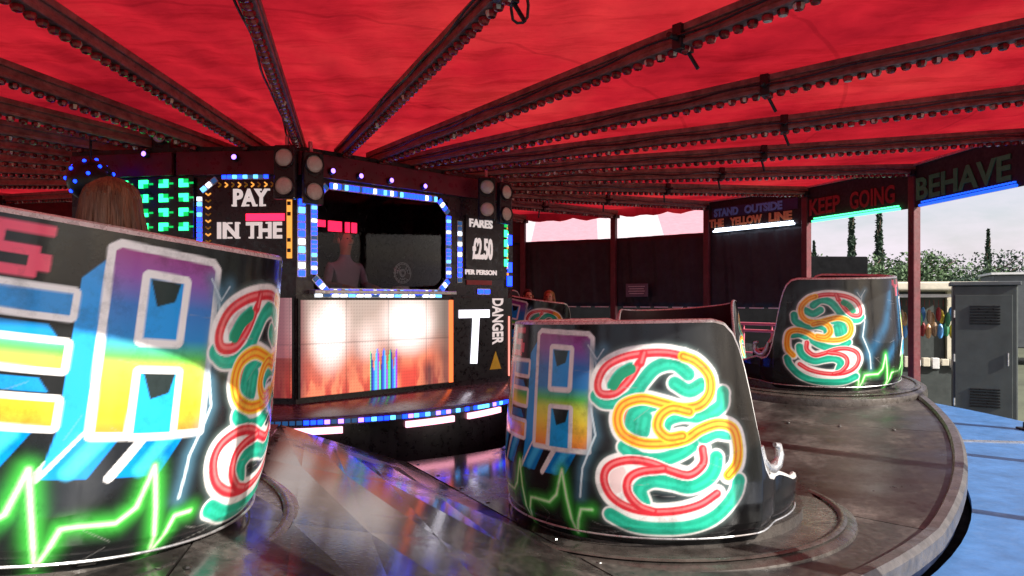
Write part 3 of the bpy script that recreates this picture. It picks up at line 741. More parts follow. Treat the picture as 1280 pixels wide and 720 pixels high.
# ---------------------------------------------------------------- roof
RL_IN, RL_OUT = 1.35, 8.6
def rafter_parts():
    root = thing('roof_rafter', '', 'rafter', (CX, CY, 0), 0, 'rafters radiating under the red canopy')
    z = lambda r: ZA + SL*r
    q = MB(); a = (RL_IN, 0, z(RL_IN)); b = (RL_OUT, 0, z(RL_OUT))
    q.beam((a[0], 0, a[2]+.05), (b[0], 0, b[2]+.05), .085, .05)
    q.beam((a[0], 0, a[2]-.045), (b[0], 0, b[2]-.045), .1, .035)
    q.beam((a[0], 0, a[2]), (b[0], 0, b[2]), .05, .06)
    beam = q.build('beam', M['rafter'], root, bevel=.006)
    q = MB(); n = 72
    for i in range(n):
        r = RL_IN+.15 + (RL_OUT-RL_IN-.3)*i/(n-1)
        q.lathe([(.012, 0), (.034, -.004), (.036, -.02), (.026, -.04), (.0, -.048)], (r, 0, z(r)-.064), 8)
    q.build('bulb_caps', M['cap'], beam, smooth=True)
    q = MB(); r = CLAMP
    q.box((r, 0, z(r)-.01), (.07, .15, .17)); q.tube([(r, -.16, z(r)-.02), (r, .16, z(r)-.02)], .022); q.tube([(r, .05, z(r)-.08), (r+.05, .1, z(r)-.2)], .014)
    q.build('clamp', M['black'], root, bevel=.004)
    q = MB(); pts = [(r, -.075-.012*math.sin(r*4), z(r)-.01-.012*math.sin(r*7)) for r in np.linspace(RL_IN, RL_OUT, 60)]
    q.tube(pts, .009, 6); q.build('wire', M['black'], root)
    return root
CLAMP = 5.4
lab = {-8: 'rafter at far upper left, bulb caps along its lower edge',
       }
r0 = None; NR = 24
for k in range(NR):
    az = OFF + k*R(15)
    if r0 is None: r0 = rafter_parts(); o = r0
    else: o = copy_tree(r0)
    o.rotation_euler = (0, 0, az); o.name = 'roof_rafter'; o['rk'] = k
    kk = ((k + 12) % 24) - 12
    L = {-9: 'long brown rafter descending from the left part of the top edge to the booth', -8: 'brown rafter descending from the top corner at far left towards the booth',
         -7: 'wide dark rafter running down to the twin spotlights of the booth', -6: 'nearest wide dark rafter rising from the blue window to the middle of the top edge',
         -5: 'dark rafter leaving the booth for the top edge right of centre, clamp near its end', -4: 'brown rafter below the nearest ones, reaching the right edge near the top corner',
         -3: 'taupe rafter reaching the right edge just above the green lettered board', -2: 'rafter ending over the post left of the green lettered board', -1: 'rafter ending over the post at the right end of the green lettered board',
         0: 'thin rafter ending over the maroon post beside the red lettered board', 1: 'thin rafter ending over the post left of the red lettered board', 2: 'thin rafter ending over the post left of the blue and tan lettered board',
         3: 'thin far rafter ending over the post before the dark side sheets', 4: 'farthest thin rafter ending just right of the booth',
         -10: 'pale edged rafter above the left car, level with its top', -11: 'pale far rafter at the left edge above the left car'}
    tag(o, L.get(kk, 'rafter behind the booth, hidden but for its bulb caps'), 'rafter', 'rafters radiating under the red canopy'); del o['rk']
# canvas: sags a little between rafters, gathered seams over them
q = MB(); na, nr = 24*14, 90
def cz(r, a):
    ph = ((a-OFF) / R(15)) % 1.0; s = math.sin(PI*ph)
    return ZA + SL*r + .125 - .03*s*(r/8.6) + .03*abs(math.sin(ph*PI*3))*(r/8.6)*s + .010*math.sin(r*7+ph*11+a*3)*s + .006*math.sin(r*17-ph*23)*s
for i in range(nr+1):
    r = .3 + (8.75-.3)*i/nr
    for j in range(na):
        a = OFF + 2*PI*j/na; q.v.append((CX+r*math.cos(a), CY+r*math.sin(a), cz(r, a)))
for i in range(nr):
    for j in range(na):
        q.f.append((i*na+j, i*na+(j+1) % na, (i+1)*na+(j+1) % na, (i+1)*na+j)); q.m.append(0)
b0 = nr*na                                       # short scalloped skirt hanging at the edge
for lv in (1, 2):
    for j in range(na):
        a = OFF + 2*PI*j/na; x, y, z = q.v[b0+j]; ph = ((a-OFF)/R(3.75)) % 1
        q.v.append((CX+(8.77+.008*math.sin(a*60))*math.cos(a), CY+(8.77+.008*math.sin(a*60))*math.sin(a), z-(.05 if lv == 1 else .15+.05*math.sin(PI*ph))))
for lv in (0, 1):
    o0 = b0 if lv == 0 else (nr+1)*na; o1 = (nr+1)*na+lv*na
    for j in range(na): q.f.append((o0+j, o0+(j+1) % na, o1+(j+1) % na, o1+j)); q.m.append(0)
tag(q.build('roof_canopy', M['canvas'], smooth=True), 'bright red canvas roof stretched over the whole ride', 'canopy')
# hanging rope loop
lp = MB(); cx, cy, cz0 = .045, 4.2, 3.11
pts = [(cx-.045, cy, 3.36), (cx-.05, cy, 3.2), (cx-.04, cy, 3.135), (cx-.015, cy, 3.115), (cx+.02, cy, 3.118), (cx+.045, cy, 3.15), (cx+.05, cy, 3.22), (cx+.03, cy, 3.36)]
lp.tube(pts, .009, 8); tag(lp.build('rope_loop', M['rope'], smooth=True), 'thin dark rope loop hanging from the canopy at the top middle', 'rope')

# ---------------------------------------------------------------- posts, boards, sheets
def post_parts():
    t = thing('perimeter_post', '', 'post', (0, 0, 0))
    q = MB(); q.box((0, 0, 1.66), (.12, .12, 3.3)); q.build('shaft', M['post'], t, bevel=.012)
    q = MB(); q.box((0, 0, .012), (.26, .26, .022)); q.box((0, 0, .05), (.16, .16, .07)); q.build('foot', M['black'], t, bevel=.006)
    q = MB(); q.box((0, 0, 3.335), (.2, .2, .07)); q.build('head_bracket', M['black'], t, bevel=.006)
    return t
PL = {0: 'maroon post between the red and the green lettered boards, sunlit low down', 1: 'maroon post between the STAND OUTSIDE board and the red lettered board',
      2: 'maroon post at the left end of the STAND OUTSIDE board', 3: 'thin maroon post in the middle of the dark side sheets', 4: 'thin maroon post just right of the booth', -1: 'maroon post at the far right end of the green lettered board'}
p0 = None
for k in range(24):
    kk = ((k + 12) % 24) - 12; az = OFF + k*R(15)
    if p0 is None: p0 = post_parts(); o = p0
    else: o = copy_tree(p0)
    o.location = at(RP, az, 0); o.rotation_euler = (0, 0, az)
    tag(o, PL.get(kk, 'maroon square post of the canopy edge'), 'post', 'posts round the ride')
WORDS = {1: [('STAND OUTSIDE', 'paintblue', .2, 1.75, .3, .46), ('THE YELLOW LINE', 'paintorange', .08, 1.95, .1, .26)],
         0: [('KEEP GOING', 'paintred', .12, 1.9, .12, .4)], -1: [('BEHAVE', 'paintgreen', .1, 1.9, .1, .42)]}
BL = {1: 'dark board reading STAND OUTSIDE THE YELLOW LINE above a white light tube', 0: 'dark board with dull red lettering above a green light tube', -1: 'dark board with green lettering above a blue light tube'}
for k in range(24):
    kk = ((k + 12) % 24) - 12
    if kk in (2, 3): continue
    a0, a1 = OFF + k*R(15), OFF + (k+1)*R(15)
    A, B = at(RP, a1, 2.83), at(RP, a0, 2.83)     # left to right seen from inside
    d = (B-A); L = d.length; d.normalize(); n = Vector((d.y, -d.x, 0))
    t = thing('edge_board', BL.get(kk, 'plain maroon board along the edge of the canopy'), 'sign board', A, 0, 'boards round the canopy edge')
    m3 = Matrix((d, n, Vector((0, 0, 1)))).transposed()
    q = MB(); q.box(d*L/2 + Vector((0, 0, .31)), (L-.14, .05, .6), 0, m3); q.build('panel', M['board'] if kk in BL else M['boardred'], t, bevel=.005)
    q = MB(); q.box(d*L/2 + Vector((0, 0, .625))+n*.01, (L-.13, .09, .03), 0, m3); q.build('top_trim', M['alu'], t)
    tm = {1: 'tubewhite', 0: 'tubegreen', -1: 'tubeblue'}.get(kk, None)
    if tm:
        q = MB(); q.tube([d*.2+n*.05+Vector((0, 0, .02)), d*(L-.2)+n*.05+Vector((0, 0, .02))], .02, 10); q.build('light_tube', M[tm], t, smooth=True)
        for i in range(30):
            q = MB(); q.box(d*(.22+(L-.44)*(i+.5)/30)+n*.04+Vector((0, 0, .065)), (.028, .03, .022), 0, m3); q.build('bulb', M[tm], t)
    if kk == 1:
        q = MB(); q.box(d*L/2+n*.027+Vector((0, 0, .38)), (L-.3, .01, .2), 0, m3); q.build('blue_backing', M['bluepanel'], t)
    for s, mt, x0, x1, z0, z1 in WORDS.get(kk, []):
        q = MB(); fr = frame_of(d*x0 + n*.034 + Vector((0, 0, z0)), d, n)
        cw = (x1-x0)/(len(s)*6-1); i0 = 0
        for wd_ in s.split(' '):
            q = MB(); word_mesh(q, wd_, cw*(len(wd_)*6-1), z1-z0, fr, 0, .01, dx=i0*6*cw, bold=.05 if kk == 1 else .025); q.build('lettering', M[mt], t)['label'] = 'word reading ' + wd_; i0 += len(wd_)+1
SH = {1: 'dark side sheet under the STAND OUTSIDE board', 2: 'dark side sheet between two maroon posts, white hem below', 3: 'dark side sheet with a small pale notice, left of the middle post',
      4: 'dark side sheet just right of the booth', 5: 'dark side sheet behind the booth', 6: 'dark side sheet hidden behind the booth'}
for kk in (1, 2, 3, 4, 5, 6):
    a0, a1 = OFF + kk*R(15), OFF + (kk+1)*R(15); A, B = at(RP+.03, a1, 0), at(RP+.03, a0, 0); d = B-A; L = d.length; d.normalize(); n = Vector((d.y, -d.x, 0))
    t = thing('side_sheet', SH[kk], 'sheet', A, 0, 'dark sheets hung round the back of the ride')
    q = MB(); nx, nz = 60, 14; zb = 1.36; zt_ = 2.86
    for i in range(nx+1):
        for j in range(nz+1):
            x = .05+(L-.1)*i/nx; z = zb+(zt_-zb)*j/nz; o_ = .02*math.sin(x*11+kk)+.008*math.sin(x*31+z*3)
            q.v.append(tuple(d*x + n*(o_-.02) + Vector((0, 0, z))))
    for i in range(nx):
        for j in range(nz): q.f.append((i*(nz+1)+j, (i+1)*(nz+1)+j, (i+1)*(nz+1)+j+1, i*(nz+1)+j+1)); q.m.append(0)
    o = q.build('cloth', M['sheet'], t, smooth=True); s_ = o.modifiers.new('t', 'SOLIDIFY'); s_.thickness = .004
    q = MB(); m3 = Matrix((d, n, Vector((0, 0, 1)))).transposed()
    for i in range(5): q.box(d*(.2+(L-.3)*(i+.5)/5)+Vector((0, 0, 1.35))+n*.005, (.24 if i % 2 else .32, .012, .022), 0, m3)
    q.build('hem', M['hem'], t)
    if kk == 2:
        pass
# small notice on the back sheet
k = 2; a0, a1 = OFF+2*R(15), OFF+3*R(15); A, B = at(RP, a1, 0), at(RP, a0, 0); d = (B-A).normalized(); n = Vector((d.y, -d.x, 0))
t = thing('notice_plate', 'small grey framed notice on the dark side sheet above the middle car', 'notice', A + d*.62 + n*.06 + Vector((0, 0, 1.71)))
m3 = Matrix((d, n, Vector((0, 0, 1)))).transposed(); q = MB(); q.box((0, 0, 0), (.54, .02, .28), 0, m3); q.build('plate', worn('dull_violet_grey', (.13, .1, .13), .5, 0, .2, 20, 0), t, bevel=.004)
q = MB()
for i in range(4): q.box(n*.014+Vector((0, 0, .08-.05*i)), (.4-.05*(i % 2), .006, .012), 0, m3)
q.build('printed_lines', M['paintwhite'], t)
# pink rails low at the back
for kk in (1, 2, 3, 4):
    a0, a1 = OFF + kk*R(15), OFF + (kk+1)*R(15); A, B = at(RP+.12, a1, 0), at(RP+.12, a0, 0)
    t = thing('guard_rail', {1: 'pink guard rail under the STAND OUTSIDE board', 2: 'pink guard rail seen over the middle car beside its right corner', 3: 'pink guard rail behind the riders of the far car', 4: 'pink guard rail right of the booth'}[kk], 'railing', A, 0, 'pink guard rails at the back')
    D = B-A; q = MB()
    for z in (1.05, .92, .5): q.tube([Vector((0, 0, z)), D+Vector((0, 0, z))], .028 if z > .9 else .018, 8)
    q.build('rails', M['pink'], t, smooth=True)
    q = MB()
    for u in (.08, .36, .64, .92): q.tube([D*u+Vector((0, 0, .0)), D*u+Vector((0, 0, 1.05))], .018, 8)
    q.build('uprights', M['pink'], t, smooth=True)

# ---------------------------------------------------------------- waltzer cars
H = 1.05; ARC = .83; SCL = 1.15
def rz(z): return float(np.interp(z, [0, .1, .3, H], [.80, .85, .86, .79]))
HP = [(0, 1.05), (90, 1.05), (94, 1.035), (97, .99), (99, .92), (100.5, .83), (102, .70), (103.3, .56), (104.8, .43), (107, .34), (110, .29), (115, .27), (121, .28), (126, .26), (135, .22), (150, .2)]
def taper(a): return 1-.10*min(1, max(0, (abs(a)-104)/14))
def hprof(a): return float(np.interp(abs(a), [p[0] for p in HP], [p[1] for p in HP]))
def smooth_poly(pts, n=8):
    P = [np.array(p, float) for p in pts]
    if len(P) < 3: return np.array(P)
    P = [2*P[0]-P[1]] + P + [2*P[-1]-P[-2]]; out = []
    for i in range(1, len(P)-2):
        for t in np.linspace(0, 1, n, endpoint=False):
            p0_, p1_, p2_, p3_ = P[i-1:i+3]
            out.append(.5*((2*p1_)+(-p0_+p2_)*t+(2*p0_-5*p1_+4*p2_-p3_)*t*t+(-p0_+3*p1_-3*p2_+p3_)*t**3))
    out.append(P[-2]); return np.array(out)
class Art:
    """airbrush artwork laid out in metres round the shell (u) and up it (v)"""
    def __init__(s, u, v):
        s.u = u; s.v = v; s.c = np.zeros(u.shape+(3,)); s.c[:] = (.011, .012, .013)
    def dist(s, pts):
        pts = np.array(pts, float); d = np.full(s.u.shape, 9.0); lo = pts.min(0)-.16; hi = pts.max(0)+.16
        box = (s.u > lo[0]) & (s.u < hi[0]) & (s.v > lo[1]) & (s.v < hi[1])
        if not box.any(): return d
        U = s.u[box]; V = s.v[box]; dd = np.full(U.shape, 9.0)
        for i in range(len(pts)-1):
            a, b = pts[i], pts[i+1]; e = b-a; L2 = max(e@e, 1e-9)
            t = np.clip(((U-a[0])*e[0]+(V-a[1])*e[1])/L2, 0, 1)
            dd = np.minimum(dd, np.hypot(U-a[0]-t*e[0], V-a[1]-t*e[1]))
        d[box] = dd; return d
    def lay(s, alpha, col):
        a = np.clip(alpha, 0, 1)[..., None]; s.c = s.c*(1-a) + np.broadcast_to(col, s.c.shape)*a
    def stroke(s, pts, w, col, soft=.003): s.lay((w-s.dist(pts))/soft+.5, np.array(col))
    def poly(s, pts, col, grow=0, soft=.004):
        pts = np.array(pts, float); ins = np.zeros(s.u.shape, bool); n = len(pts)
        for i in range(n):
            x1, y1 = pts[i]; x2, y2 = pts[(i+1) % n]
            if y1 == y2: continue
            c = ((s.v > min(y1, y2)) & (s.v <= max(y1, y2))); xx = x1+(s.v-y1)*(x2-x1)/(y2-y1); ins ^= c & (s.u < xx)
        d = s.dist(np.vstack([pts, pts[:1]])); sd = np.where(ins, -d, d)
        s.lay((grow-sd)/soft+.5, col if isinstance(col, np.ndarray) and col.ndim == 3 else np.array(col))
K = PI/180*ARC
SW = {'green': [[(49.6,.705),(53,.679),(60.9,.7),(65.3,.781),(69.8,.847),(75.7,.863),(80.1,.814)], [(75.7,.771),(80.1,.736),(84.6,.765)], [(61.1,.551),(62.5,.63),(67.4,.669),(70.8,.678)],
  [(65,.548),(65.9,.612)], [(71.3,.552),(72.7,.602),(77.5,.624),(84.3,.618),(90.4,.659),(91.6,.721)], [(59.2,.472),(64.2,.421),(70.8,.42),(76.4,.45),(80.2,.486)],
  [(64.7,.217),(63.8,.281),(67.6,.32),(73.6,.311),(79.1,.293),(84.7,.328),(87.2,.375),(87.8,.423)], [(54.3,.148),(61.3,.103),(70.8,.094),(80.1,.108),(87.7,.157),(93.5,.247),(95,.309)],
  [(84.1,.52),(88.1,.541),(92.1,.532)], [(55.5,.76),(58,.81),(61.5,.84)]],
 'red': [[(64.2,.867),(60.7,.786),(56.1,.725),(51.2,.721),(50,.771),(52.6,.846),(58.5,.893),(65.7,.913),(72.8,.915),(78.8,.898)],
  [(83.5,.465),(83.4,.397),(79.1,.348),(73.6,.366),(67,.403),(60.3,.412),(54.3,.38),(52.4,.319),(54.4,.243),(59.4,.194),(66.1,.175),(74.5,.181),(81.9,.208),(87.5,.257)],
  [(70.8,.375),(64.2,.361),(60.4,.325),(60,.261),(63.3,.2),(67.5,.177)], [(65.7,.913),(64.7,.867)]],
 'orange': [[(78.8,.898),(83.2,.87),(87.2,.8),(87,.722),(83.4,.667),(77.5,.656),(71.7,.678),(64.9,.699),(58.9,.67),(56.9,.604),(58.6,.535),(64.1,.495),(71.7,.493),(78.3,.513),(83.2,.555),(89.2,.578),(94.2,.552),(95.5,.475),(94.7,.392),(91.5,.339)],
  [(79.9,.639),(74.6,.655),(70.8,.622),(69.8,.565),(72.7,.521),(77.4,.527)]]}
RED = (.72, .035, .05); ORG = (.9, .2, .02); YEL = (.95, .66, .04); GRN = (.02, .42, .26); WHT = (.88, .86, .82); BLU = (.02, .33, .8)
def rainbow(v):
    st = np.array([.36, .42, .50, .57, .635, .68, .74, .84, .93, 1.0]); 
    cs = np.array([[.85, .1, .05], [.9, .16, .04], [.95, .42, .03], [.95, .75, .05], [.75, .85, .08], [.12, .62, .1], [.03, .25, .6], [.05, .2, .55], [.3, .1, .4], [.36, .06, .26]])
    return np.stack([np.interp(v, st, cs[:, i]) for i in range(3)], -1)
def artwork(Adeg, V):
    u = Adeg*K; art = Art(u, V)
    rgbw = rainbow(V)
    def P(l): return [(a*K, z) for a, z in l]
    # faint blue haze strokes behind the word
    for pts, c in ((P([(-46, .35), (-30, .62), (-20, .98)]), (.02, .1, .2)), (P([(-30, .3), (-14, .5), (-8, .9)]), (.02, .12, .25))):
        art.lay(np.exp(-(art.dist(pts)/.05)**2)*.8, np.array(c))
    # blue extruded sides, running down to the left
    for a, b in ((22, 29), (35, 43), (6, 13), (-6, 1)):
        p = P([(a, .46), (b+1, .46), (b-5, .31), (a-7, .31)]); art.poly(p, (.0, .22, .62)); 
        art.stroke(P([(a-7, .31), (a, .46)]), .014, WHT)
        art.stroke(P([((a+b)/2-5, .33), ((a+b)/2+.5, .44)]), .02, (.05, .55, .95), .02)
    art.poly(P([(17.5, .9), (22.5, .98), (22.5, .46), (16, .33), (17.5, .45)]), BLU)
    # big squared letter with two counters
    out = P([(22.5, 1.0), (24, 1.015), (46, 1.0), (47.5, .98), (47, .44), (40.2, .44), (40.2, .62), (30.5, .62), (30, .44), (23.5, .44)])
    art.poly(out, WHT, .017); 
    art.poly(out, rgbw, -.008)
    c1 = P([(30.5, .93), (39, .925), (38.6, .735), (30.6, .735)]); art.poly(c1, WHT, .022); art.poly(c1, BLU, -.004); 
    art.poly(P([(31, .925), (38, .92), (37, .86), (33, .84)]), (.015, .03, .03))
    c2 = P([(31, .635), (39.6, .635), (39.6, .44), (31, .44)]); art.poly(c2, WHT, .018); art.poly(c2, (.02, .4, .85), -.004); art.poly(P([(32, .63), (39, .63), (38, .57), (34, .55)]), (.02, .03, .03))
    # banded letter beside it
    for z0, z1 in ((.79, .85), (.635, .7), (.47, .535)):
        r = P([(-4, z0), (16.5, z0-.005), (16.5, z1), (-4, z1)]); art.poly(r, WHT, .02); art.poly(r, rgbw if z1 < .75 else np.array((.03, .3, .7)), 0)
    r = P([(-4, .47), (2.5, .47), (2.5, .85), (-4, .85)]); art.poly(r, WHT, .012); art.poly(r, rgbw, -.006)
    for z0, z1 in ((.72, .755), (.56, .6)): art.poly(P([(4, z0), (15, z0), (13, z1), (4, z1)]), (.01, .25, .6))
    # pink wording above
    x = -17; cw = 13.2
    for ch in 'YS':
        for (x0, x1, y0, y1) in text_cells(ch, 11, .145, 1.55):
            art.poly(P([(x+x0, .885+y0), (x+x1, .885+y0), (x+x1+.0, .885+y1), (x+x0, .885+y1)]), (.85, .09, .16), .005)
        x += cw+3.5
    # heartbeat trace in green with its sprayed glow
    hb = []
    for base in (-69, -46, -23, 0, 23):
        hb += [(base+1, .165), (base+8, .165), (base+11.5, .21), (base+14, .34), (base+18, .03), (base+21, .16)]
    hb.append((48, .165)); hp = P(hb); d = art.dist(hp)
    art.lay(np.exp(-(d/.032)**2)*.75, np.array((.06, .55, .06))); art.lay((.010-d)/.008+.5, np.array((.3, .95, .25))); art.lay((.004-d)/.004+.5, np.array((.8, 1, .65)))
    # lightning bolts
    for sx in (1, -1):
        for pts, w in ((P([(sx*48.5, .9), (sx*50.5, .78), (sx*47.5, .66), (sx*49.5, .52), (sx*45, .36), (sx*44, .22)]), .014), (P([(sx*46, .95), (sx*49.6, .88), (sx*52, .93)]), .008)):
            art.lay(np.exp(-(art.dist(pts)/.03)**2)*.55, np.array((.1, .25, .35))); art.stroke(pts, w*.35, (.6, .75, .8), .004)
    # mirrored swirls on the two wings
    for sx in (1, -1):
        Q = {k: [smooth_poly([(sx*a*K, z*.99+.005) for a, z in st]) for st in v] for k, v in SW.items()}
        allst = [p for v in Q.values() for p in v]
        for p in allst: art.lay(np.exp(-(art.dist(p)/.05)**4)*.5, np.array((.25, .35, .33))); 
        for p in allst: art.stroke(p, .042, WHT, .006)
        for c, w in (((sx*60.5*K, .61), .0), ):
            pass
        art.stroke([(sx*56*K, .30), (sx*56.5*K, .35)], .045, (.82, .62, .6)); art.stroke([(sx*60*K, .60), (sx*60*K, .61)], .04, (.9, .16, .02)); art.stroke([(sx*55.5*K, .78), (sx*58*K, .82)], .04, (.72, .6, .58))
        for p in Q['green']: art.stroke(p, .033, (.05, .5, .36), .006); art.stroke(p, .026, GRN, .014)
        for p in Q['green']: art.stroke(p-np.array([0, .006]), .010, (.03, .56, .36), .01)
        for p in Q['red']: art.stroke(p, .026, WHT)
        for p in Q['orange']: art.stroke(p, .030, WHT, .005)
        for p in Q['red']: art.stroke(p, .020, RED, .006); art.stroke(p+np.array([.004*sx, .004]), .006, (.85, .2, .2), .006)
        for p in Q['orange']:
            art.stroke(p, .026, YEL, .006); art.stroke(p, .017, ORG, .006); art.stroke(p, .007, (.98, .55, .05), .006); 
        art.stroke(Q['green'][9], .024, (.015, .3, .15))
    rg = np.random.default_rng(4)
    for i in range(70):                              # scratches and chips
        a = rg.uniform(-100, 100); z = rg.uniform(.04, .9)**1.2; L = rg.uniform(.02, .12); th = rg.normal(0, .5)
        art.lay(((.0012-art.dist([(a*K, z), (a*K+L*math.cos(th), z+L*math.sin(th))]))/.003+.5)*rg.uniform(.2, .55), np.array((.35, .34, .32)))
    return art.c
def shell_mesh():
    da = .33; As = np.arange(-150, 150.01, da); nz = 210
    Hs = np.array([hprof(a) for a in As]); Vn = np.linspace(0, 1, nz)
    A, Vv = np.meshgrid(As, Vn, indexing='ij'); Z = Vv*Hs[:, None]
    Rr = np.interp(Z, [0, .05, .1, .2, .3, .45, H], [.795, .825, .848, .859, .86, .852, .79])
    Rr = Rr*(1-.10*np.clip((np.abs(A)-104)/14, 0, 1))
    X = Rr*np.cos(np.radians(A)); Y = Rr*np.sin(np.radians(A))
    v = np.stack([X, Y, Z], -1).reshape(-1, 3)
    na = len(As); i, j = np.meshgrid(np.arange(na-1), np.arange(nz-1), indexing='ij')
    f = np.stack([i*nz+j, (i+1)*nz+j, (i+1)*nz+j+1, i*nz+j+1], -1).reshape(-1, 4)
    me = bpy.data.meshes.new('painted_shell')
    me.vertices.add(len(v)); me.vertices.foreach_set('co', v.astype(np.float32).ravel())
    me.loops.add(f.size); me.loops.foreach_set('vertex_index', f.ravel().astype(np.int32))
    me.polygons.add(len(f)); me.polygons.foreach_set('loop_start', (np.arange(len(f))*4).astype(np.int32)); me.polygons.foreach_set('loop_total', np.full(len(f), 4, np.int32))
    me.polygons.foreach_set('use_smooth', np.ones(len(f), bool))
    me.update(calc_edges=True)
    ca = me.color_attributes.new('paint', 'FLOAT_COLOR', 'POINT'); c = artwork(A, Z).reshape(-1, 3)
    rgba = np.ones((len(v), 4), np.float32); rgba[:, :3] = c; ca.data.foreach_set('color', rgba.ravel())
    me.materials.append(M['tubpaint']); return me
SHELL = shell_mesh()
def car(loc, back_deg, tilt_vec, label, size=1.0, tub_first=[None]):
    """back of the car faces local +X; the opening faces -X"""
    if tub_first[0] is None:
        t = thing('waltzer_car', '', 'ride car', (0, 0, 0), 0, 'cars spinning on the ride platform')
        o = bpy.data.objects.new('painted_shell', SHELL); C.objects.link(o); o.parent = t
        q = MB(); As = np.linspace(-150, 150, 160); nz = 10       # inner lining
        for a in As:
            h = hprof(a)
            for j in range(nz): z = .03+(h-.03)*j/(nz-1); r = (rz(z)-.045)*taper(a); q.v.append((r*math.cos(R(a)), r*math.sin(R(a)), z))
        for i in range(len(As)-1):
            for j in range(nz-1): q.f.append((i*nz+j, i*nz+j+1, (i+1)*nz+j+1, (i+1)*nz+j)); q.m.append(0)
        q.build('lining', M['lining'], t, smooth=True)
        q = MB(); pts = []
        for a in np.linspace(-150, 150, 420):
            h = hprof(a); r = (rz(h)-.02)*taper(a); pts.append((r*math.cos(R(a)), r*math.sin(R(a)), h))
        q.tube(pts, .019, 8); q.build('top_trim', M['chrome'], o, smooth=True)
        q = MB(); pts = [(.86*math.cos(a), .86*math.sin(a), .055) for a in np.linspace(0, 2*PI, 73)]; q.tube([( .842*taper(math.degrees(a))*math.cos(a), .842*taper(math.degrees(a))*math.sin(a), .05) for a in np.linspace(R(-150), R(150), 90)], .005, 6); q.build('lower_trim', M['alu'], o, smooth=True)
        q = MB(); q.lathe([(0, .05), (.8, .05), (.8, -.02), (.78, -.05)], n=64); q.build('car_floor', M['plate'], t)
        q = MB(); q.lathe([(0, -.005), (1.02, -.005), (1.06, -.02), (1.07, -.055), (1.07, -.12)], n=96)
        q.lathe([(.97, .004), (.985, .012), (1.0, .012), (1.015, .004)], n=96); q.build('turntable', M['plate'], t, smooth=True)
        q = MB()                                                   # curved padded bench and back
        prof = [(.74, .08), (.40, .08), (.37, .34), (.40, .4), (.62, .42), (.66, .46), (.70, .72), (.73, .74)]
        q.lathe(prof, n=48, a0=R(-95), a1=R(95)); q.build('bench', M['seat'], t, smooth=True)
        q = MB(); q.tube([(-.35, -.62, .3), (-.2, -.55, .58), (-.15, 0, .62), (-.2, .55, .58), (-.35, .62, .3)], .022, 10); q.build('lap_bar', M['chrome'], t, smooth=True)
        for sa in (-119, 119):
            q = MB()
            c = Vector((.75*math.cos(R(sa)), .75*math.sin(R(sa)), .345)); tv = Vector((-math.sin(R(sa)), math.cos(R(sa)), 0)) * (1 if sa > 0 else -1)
            hk = [(-.10, .13), (-.085, .06), (-.05, .015), (0, .0), (.05, .02), (.075, .065), (.065, .11), (.03, .12)]
            q.tube([c + tv*x_ + Vector((0, 0, z_-.04)) for x_, z_ in hk], [.016, .022, .027, .029, .028, .024, .019, .012], 10)
            q.build('arm_scroll', M['alu'], o, smooth=True)
        tub_first[0] = t
    else: t = copy_tree(tub_first[0])
    t.scale = (SCL*size,)*3; t.location = loc; q = tilt_vec.to_track_quat('Z', 'Y') if 0 else Vector((0, 0, 1)).rotation_difference(tilt_vec)
    t.rotation_mode = 'QUATERNION'; t.rotation_quaternion = q @ Matrix.Rotation(R(back_deg), 3, 'Z').to_quaternion()
    tag(t, label, 'ride car', 'cars spinning on the ride platform'); return t
def slope(phi, r=5.5, x=1.0):
    s = (deck_z(phi+4)-deck_z(phi-4))/(r*R(8))*x; tan = Vector((-math.sin(R(phi)), math.cos(R(phi)), 0)); return (Vector((0, 0, 1)) - tan*s).normalized()
LT = R(10)
left = car((-2.17, 3.2, .65), -72, Vector((math.sin(LT), 0, math.cos(LT))), 'nearest car at left, tilted, rainbow block letters and green heartbeat on black')
mid = car((.95, 4.8, .15), -169, Vector((-.02, .02, 1)).normalized(), 'middle car with red, orange and green swirl facing the camera')
far = car((3.33, 8.05, .63), -31, slope(-12, x=.5), 'far right car with orange swirl in front of the maroon post', .93)
def other(phi, back, label):
    p = at(5.5, R(phi)); return car((p.x, p.y, deck_z(phi)+.04), back, slope(phi), label)
c4 = other(24, 60, 'dark car between the middle car and the far right car')
c5 = other(60, -150, 'dark distant car behind the middle car carrying two riders')
c6 = other(93, -60, 'dark distant car mostly hidden behind the booth')

# riders
ax = left.rotation_quaternion.to_matrix()
def seat_in(t, local, **k):
    p = Matrix.Translation(t.location) @ t.rotation_quaternion.to_matrix().to_4x4() @ Vector(local); return p
t_ = left
p = seat_in(left, (.30, .18, .40)); p.z += .0
person('rider with long brown hair seen from behind over the rim of the nearest car', (-1.55, 2.78, 1.1), R(-150), M['tan'], M['jeans'], M['brownhair'], True, 'lap', lean=.25)
p = c5.location
person('rider in a grey jacket in the distant car behind the middle car', (p.x+.0, p.y+.15, p.z+.5), R(10), M['greycoat'], M['jeans'], M['darkhair'], False, 'lap')
person('fair haired rider beside the grey jacket in the distant car', (p.x+.4, p.y+.2, p.z+.48), R(-10), M['black'], M['jeans'], worn('fair_hair', (.3, .17, .05), .5, 0, .3, 40, .4), True, 'lap')

